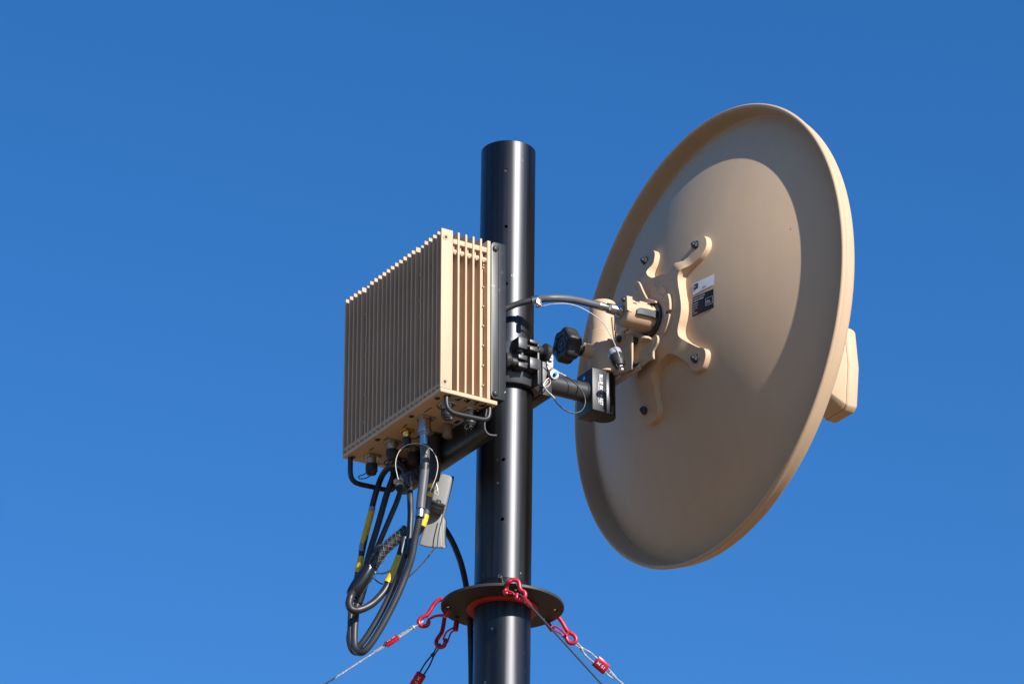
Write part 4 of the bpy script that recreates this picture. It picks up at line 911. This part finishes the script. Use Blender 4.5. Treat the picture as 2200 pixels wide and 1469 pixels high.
bm = BM(); tube(bm, [(-0.2207,0.0209,-0.4691),(-0.2149,0.0197,-0.4578),(-0.209,0.0196,-0.4441),(-0.203,0.02,-0.4302),(-0.1995,0.0202,-0.4198)], .0068, 14); obj('tape_band', bm, M['yellow'], k4, 'yellow tape band')
# p-clamp gathering the cables under the box
pc = thing('hose_clamp', 'black cushioned clamp with steel bolt gathering the cables below the box', 'clamp', (-0.1892,0.0163,-0.2842))
q0, q1 = Vector((-0.2028,0.0011,-0.2844)), Vector((-0.198,-0.0018,-0.3038))
bm = BM(); cyl(bm, q0, q1, .0078, n=26, bev=.0008); obj('clamp_band', bm, M['anod'], pc)
bm = BM(); cyl(bm, (-0.1805,0.0227,-0.2674), (-0.1755,0.0196,-0.2835), .0082, n=24, bev=.001); cyl(bm, (-0.1709,0.0226,-0.2632), (-0.1686,0.0212,-0.2793), .0075, n=24, bev=.001); obj('clamp_band', bm, M['plastic'], pc)
ba = Vector((-0.2218,-0.0072,-0.3034)); bb = Vector((-0.2036,0.0016,-0.2934))
bm = BM(); cyl(bm, ba, bb, .0032, n=14); lathe(bm, ba, bb - ba, [(-.003, .0050), (.003, .0050)], 6); lathe(bm, ba + (bb - ba) * .55, bb - ba, [(0, .0058), (.003, .0058)], 20); obj('clamp_bolt', bm, M['steel'], pc)
bm = BM(); lathe(bm, (-0.165,0.0249,-0.2716), (.2, -.8, -.5), [(0, .0035), (.012, .0035), (.012, .009), (.014, .009), (.014, .004), (.020, .003)], 18); obj('clamp_nut', bm, M['anod'], pc)
# wire hoop
wr = BM(); tube(wr, [(-0.2409,-0.0459,-0.3181),(-0.2433,-0.0444,-0.3071),(-0.2451,-0.0433,-0.2933),(-0.2441,-0.0439,-0.2809),(-0.2399,-0.0465,-0.2685),(-0.2324,-0.0511,-0.2595),(-0.2233,-0.0567,-0.2558),(-0.2135,-0.0627,-0.2554),(-0.2048,-0.068,-0.2586),(-0.1972,-0.0727,-0.2651),(-0.1917,-0.076,-0.274),(-0.1884,-0.0781,-0.2851),(-0.1875,-0.0786,-0.2961),(-0.1888,-0.0778,-0.3085),(-0.1914,-0.0762,-0.3195),(-0.1946,-0.0743,-0.3291),(-0.1953,-0.068,-0.3366),(-0.1934,-0.0574,-0.3372)], .00065, 10)
solo('wire_hoop', wr, M['wire'], 'thin pale wire lanyard looped in a ring under the box', 'lanyard')
# grey case
gc = thing('surge_case', 'light grey tapered plastic case hanging behind the looped cables', 'plastic case', (-0.0899,0.0903,-0.2929))
YD = .026
bm = BM(); prism(bm, [(-0.089,0.0838,-0.2291),(-0.0841,0.0808,-0.227),(-0.073,0.0741,-0.2311),(-0.0711,0.0729,-0.2358),(-0.0739,0.0746,-0.2535),(-0.0779,0.0771,-0.2743),(-0.0819,0.0795,-0.295),(-0.0851,0.0814,-0.3032),(-0.0841,0.0809,-0.3311),(-0.0827,0.08,-0.3583),(-0.0937,0.0867,-0.3594),(-0.1063,0.0944,-0.3573),(-0.1177,0.1014,-0.3532),(-0.1135,0.0989,-0.3375),(-0.109,0.0961,-0.3182),(-0.1047,0.0935,-0.2976),(-0.1011,0.0913,-0.282),(-0.0972,0.0889,-0.2535),(-0.0944,0.0872,-0.2405)], (FR['rig'].to_3x3().inverted() @ Vector((.003, YD, .010)))); bevel_all(bm, .0035, 3); obj('case_body', bm, M['plasticgrey'], gc)
bm = BM(); prism(bm, [(-0.0834,0.0851,-0.3016),(-0.0785,0.0821,-0.3088),(-0.0796,0.0828,-0.3295),(-0.0795,0.0827,-0.35),(-0.0778,0.0817,-0.3583),(-0.0916,0.0902,-0.3575),(-0.0885,0.0882,-0.3398),(-0.0862,0.0868,-0.3192)], (FR['rig'].to_3x3().inverted() @ Vector((.003, YD, .012)))); bevel_all(bm, .003, 3); obj('case_skirt', bm, M['plasticgrey'], gc)
bm = BM(); tube(bm, [(-0.0891,0.0728,-0.3087),(-0.0918,0.0745,-0.3221),(-0.0946,0.0761,-0.3401),(-0.0961,0.077,-0.3612)], .0009, 6); obj('case_seam', bm, M['blabel'], gc)
bm = BM(); cyl(bm, (-0.0664,0.0876,-0.2289), (-0.061,0.0843,-0.2297), .0038, n=16); obj('case_bolt', bm, M['plastic'], gc)
g0, g1 = Vector((-0.0985,0.0768,-0.2923)), Vector((-0.0981,0.0695,-0.2827))
bm = BM(); lathe(bm, g0, g1 - g0, [(-.006, .0135), (.003, .0138), (.0035, .0126), (.009, .0130), (.0095, .0115)], 36); pcap = obj('port_cap', bm, M['plastic'], gc)
bm = BM(); lathe(bm, g0 + (g1 - g0).normalized() * .0092, g1 - g0, [(0, .0075), (.0015, .0075), (.0018, .0045), (.005, .004), (.0052, 0)], 24); obj('cap_eye', bm, M['steel'], pcap)
bm = BM(); tube(bm, [(-0.1046,0.0664,-0.2748),(-0.1071,0.068,-0.2706),(-0.1058,0.0672,-0.2671),(-0.103,0.0655,-0.2678),(-0.1019,0.0648,-0.272),(-0.1035,0.0658,-0.2762)], .0009, 8); tube(bm, [(-0.102,0.0672,-0.2677),(-0.1017,0.067,-0.2634),(-0.1028,0.0677,-0.2578),(-0.1037,0.0682,-0.2536)], .0007, 6); obj('cap_wire', bm, M['wire'], pcap)
bm = BM(); tube(bm, [(-0.1027,0.07,-0.2548),(-0.1035,0.0705,-0.2506),(-0.1033,0.0703,-0.2457)], .0022, 8); obj('cap_sleeve', bm, M['rubber'], pcap)
# cable from case down to the plate and along the mast
ex_ = [(-0.0563,0.1401,-0.2876),(-0.0512,0.1369,-0.2941),(-0.047,0.132,-0.3032),(-0.0429,0.126,-0.3159),(-0.0397,0.1181,-0.3319),(-0.039,0.1083,-0.3494),(-0.0395,0.0969,-0.3689),(-0.0405,0.0858,-0.3921),(-0.041,0.0779,-0.4128),(-0.0408,0.0743,-0.4255)] + [(-0.0379,0.0725,-0.4281),(-0.035,0.0754,-0.4514),(-0.0323,0.0785,-0.4715),(-0.0305,0.0797,-0.4924),(-0.0297,0.0792,-0.5232),(-0.029,0.0788,-0.5616),(-0.0287,0.0786,-0.586),(-0.0284,0.0784,-0.615)]
cable('down_cable', 'black cable bowing from the grey case down along the left of the mast', ex_, .0051, 'rubber')
# cords
solo('white_cord', rope(BM(), [(-0.2328,0.0582,-0.4276),(-0.2303,0.0567,-0.4344),(-0.2257,0.0538,-0.4395),(-0.2203,0.0505,-0.442),(-0.2137,0.0465,-0.442),(-0.2077,0.0428,-0.4395),(-0.2018,0.0392,-0.4352),(-0.1978,0.0368,-0.4327)], .0016, .008), M['ropew'], 'short white twisted cord end under the wire mesh sleeve', 'cord')
solo('dark_cord', tube(BM(), [(-0.2281,0.0577,-0.4382),(-0.2264,0.0566,-0.447),(-0.2225,0.0543,-0.4532),(-0.2175,0.0512,-0.4578),(-0.2125,0.0481,-0.4598)], .0011, 8), M['roped'], 'short dark curled cord below the wire mesh sleeve', 'cord')
dc2 = [(-0.1776,0.0502,-0.4499),(-0.1687,0.0447,-0.4403),(-0.1618,0.0405,-0.4322),(-0.1538,0.0356,-0.4226),(-0.1475,0.0317,-0.4138),(-0.1419,0.0283,-0.4054),(-0.1384,0.0262,-0.3986),(-0.1192,0.0496,-0.3801),(-0.097,0.0829,-0.3593)]
solo('tether_cord', rope(BM(), dc2, .0013, .009), M['roped'], 'dark tether cord hanging from the bottom of the grey case', 'cord')

# ================================================================ CARABINERS AND GUY LINES
def hook(label, body, gate, barrel, r=.0036, gates=None):
    b = body[len(body) // 2]
    t = thing('snap_hook', label, 'snap hook', tuple(b), 'world', 'red snap hooks on the guy plate')
    bm = BM(); tube(bm, body, r, 14); obj('hook_body', bm, M['red'], t)
    for g in gate:
        bm = BM(); tube(bm, g, .0015, 10); obj('gate', bm, M['red'], t)
    bm = BM(); cyl(bm, barrel[0], barrel[1], r * 1.25, n=16, bev=.0006); obj('gate_pivot', bm, M['red'], t)
    return t
hook('red snap hook at the left edge of the guy plate with silver line',
     [(-0.0912,0.005,4.3308),(-0.0924,0.005,4.335),(-0.0962,0.005,4.3396),(-0.1015,0.005,4.3429),(-0.1073,0.005,4.3429),(-0.1123,0.005,4.3395),(-0.1168,0.005,4.3339),(-0.1205,0.005,4.3273),(-0.1239,0.005,4.321),(-0.1279,0.005,4.3164),(-0.1329,0.005,4.3139),(-0.1376,0.005,4.3108),(-0.1403,0.005,4.3062),(-0.1401,0.005,4.3016),(-0.1375,0.005,4.2981),(-0.1328,0.005,4.297),(-0.128,0.005,4.2981),(-0.1252,0.005,4.3016),(-0.125,0.005,4.3062)],
     [[(-0.1266,-0.001,4.3061),(-0.1206,-0.001,4.3094),(-0.1148,-0.001,4.3127),(-0.1062,-0.001,4.3142),(-0.0991,-0.001,4.3147)], [(-0.1265,0.009,4.3084),(-0.1193,0.009,4.3127),(-0.1122,0.009,4.3158),(-0.0992,0.009,4.3165)]],
     [(-0.0994,0.004,4.3131),(-0.0917,0.004,4.3246)])
hook('red snap hook under the left rear of the guy plate holding a tag',
     [(-0.0789,0.05,4.3297),(-0.0811,0.05,4.3331),(-0.0871,0.06,4.3389),(-0.0944,0.065,4.3405),(-0.0993,0.065,4.3362),(-0.1009,0.062,4.3269),(-0.1023,0.06,4.3161),(-0.1045,0.058,4.3061),(-0.1085,0.056,4.2987),(-0.1116,0.055,4.2933),(-0.113,0.054,4.2876),(-0.1115,0.053,4.2821),(-0.1075,0.052,4.279),(-0.1028,0.051,4.2792),(-0.0993,0.05,4.2822),(-0.0982,0.05,4.2876),(-0.0988,0.05,4.2922)],
     [[(-0.0841,0.045,4.3104),(-0.091,0.045,4.3065),(-0.0965,0.045,4.3019),(-0.0996,0.045,4.2957),(-0.1017,0.045,4.2895)], [(-0.083,0.052,4.3089),(-0.0889,0.052,4.3038),(-0.0922,0.052,4.2961),(-0.0946,0.052,4.2884),(-0.0979,0.052,4.2827)]],
     [(-0.0799,0.049,4.3235),(-0.0821,0.049,4.3057)])
hook('red snap hook at the front of the guy plate against the mast',
     [(0.0006,-0.095,4.3197),(0.0022,-0.098,4.3275),(0.0047,-0.105,4.3298),(0.0094,-0.105,4.3331),(0.0155,-0.105,4.3337),(0.0195,-0.105,4.3317),(0.0217,-0.105,4.3262),(0.0225,-0.105,4.3201),(0.0252,-0.105,4.3157),(0.0292,-0.105,4.3134),(0.0311,-0.105,4.3095),(0.0303,-0.105,4.3052),(0.0273,-0.105,4.3018),(0.0229,-0.105,4.2998),(0.0188,-0.105,4.3013),(0.0171,-0.105,4.3052),(0.0184,-0.105,4.3102)],
     [[(-0.0014,-0.1,4.3177),(0.006,-0.1,4.3162),(0.0109,-0.1,4.3142),(0.0148,-0.1,4.309),(0.0179,-0.1,4.3057)], [(-0.0007,-0.094,4.3146),(0.0074,-0.094,4.3146),(0.0128,-0.094,4.3131),(0.0168,-0.094,4.308)]],
     [(-0.0018,-0.096,4.3203),(0.002,-0.096,4.312)])
hook('red snap hook under the right rear of the guy plate below the tag line',
     [(0.0653,0.058,4.3298),(0.0673,0.058,4.3335),(0.0736,0.058,4.3357),(0.0805,0.058,4.3357),(0.086,0.058,4.3325),(0.0901,0.058,4.3269),(0.0942,0.058,4.3198),(0.0976,0.058,4.3133),(0.1013,0.058,4.308),(0.1065,0.058,4.3051),(0.1113,0.058,4.3011),(0.1141,0.058,4.296),(0.1136,0.058,4.291),(0.11,0.058,4.288),(0.105,0.058,4.2883),(0.1009,0.058,4.2915),(0.0985,0.058,4.2967),(0.0985,0.058,4.3018),(0.1013,0.058,4.3051)],
     [[(0.0762,0.052,4.3143),(0.0824,0.052,4.3143),(0.0875,0.052,4.311),(0.094,0.052,4.3047),(0.0995,0.052,4.2981)], [(0.0776,0.062,4.3129),(0.0838,0.062,4.3095),(0.09,0.062,4.306),(0.0938,0.062,4.3007),(0.0975,0.062,4.2948)]],
     [(0.0677,0.058,4.3224),(0.0765,0.058,4.3099)])

def guy(label, start, d, mat, knot, s0, slen, sw, sth, tail, roll=0.0, r=.0015):
    d = Vector(d).normalized(); S = Vector(start)
    L = S.z / -d.z
    t = thing('guy_line', label, 'guy line', tuple(S), 'world', 'guy lines running down from the mast')
    n_ = Vector((0, -.90, -.43)); n_ = (n_ - d * n_.dot(d)).normalized(); n_ = Matrix.Rotation(R(roll), 3, d) @ n_; side = d.cross(n_).normalized()
    w2 = sw * .21
    # eye through the hook, then two legs into the ferrule
    bm = BM(); rope(bm, [S + d * .004 + side * .0022, S - d * .003, S + d * .004 - side * .0022, S + d * knot - side * .001], r * .85, .008)
    rope(bm, [S + d * .003 + side * .0022, S + d * knot + side * .001], r * .85, .008); obj('eye', bm, M[mat], t)
    bm = BM(); ball(bm, S + d * knot, r * 2.3, 14); ball(bm, S + d * (knot + r * 1.8) + side * r, r * 1.9, 12); obj('knot', bm, M['roped' if mat == 'roped' else 'ropew'], t)
    bm = BM(); rope(bm, [S + d * knot + side * .001, S + d * (knot + s0) * .5 + side * w2 * 1.1, S + d * (s0 + .003) + side * w2], r * .95, .009); rope(bm, [S + d * knot - side * .001, S + d * (knot + s0) * .5 - side * w2 * 1.1, S + d * (s0 + .003) - side * w2], r * .95, .009); obj('splice_leg', bm, M[mat], t)
    if True:
        bm = BM(); c0, c1_ = S + d * s0, S + d * (s0 + slen)
        prf = [(-sw / 2 + sth * .35, -sth / 2), (sw / 2 - sth * .35, -sth / 2), (sw / 2, -sth * .2), (sw / 2, sth * .2), (sw / 2 - sth * .35, sth / 2), (-sw / 2 + sth * .35, sth / 2), (-sw / 2, sth * .2), (-sw / 2, -sth * .2)]
        prism(bm, [c0 + side * a + n_ * b for a, b in prf], c1_ - c0); bevel_all(bm, .0006, 2, 50)
        fo = obj('ferrule', bm, M['red'], t)
        tx = text_mesh('15 M', .0066, 'CENTER', .0001)
        ww = max(v.co.x for v in tx.verts) - min(v.co.x for v in tx.verts)
        for v in tx.verts: v.co.x *= slen * .60 / ww
        xd = -d; yd = n_.cross(xd)
        place_text(tx, (c0 + c1_) / 2 + n_ * (sth / 2 + .0003) - yd * .0024, xd, yd); obj('lettering', tx, M['white'], fo, smooth=False)
    e_ = s0 + slen
    bm = BM(); rope(bm, [S + d * (e_ - .003) - side * w2, S + d * (e_ + .02) - side * w2 * .3, S + d * (e_ + .07), S + d * .8, S + d * 1.3], r, .010)
    tube(bm, [S + d * 1.29, S + d * (L - .02)], r * .95, 8, raw=True); obj('line', bm, M[mat], t)
    bm = BM(); rope(bm, [S + d * (e_ - .002) + side * w2, S + d * (e_ + tail * .6) + side * w2 * 1.1, S + d * (e_ + tail) + side * w2 * .9], r * .95, .009); obj('tail', bm, M[mat], t)
    return t
def gd(az, t): return (math.cos(R(az)), math.sin(R(az)), -t)
guy('silver twisted guy line running down to the left from the plate', (-0.1364,0.005,4.3041), gd(181, .70), 'ropew', .016, .0455, .0245, .0150, .0080, .022, 72)
guy('dark guy line with red 15 M tag dropping at lower left', (-0.108,0.053,4.283), gd(125, .67), 'roped', .020, .062, .026, .0170, .0080, .03)
guy('dark guy line crossing in front of the mast to the lower right', (0.0242,-0.106,4.3072), gd(-77, .65), 'roped', .020, .036, .030, .0150, .0075, .012, 75)
guy('silver guy line with red 15 M tag going down to the right', (0.1127,0.058,4.2883), gd(25, .67), 'ropew', .014, .044, .024, .0190, .0080, .016)
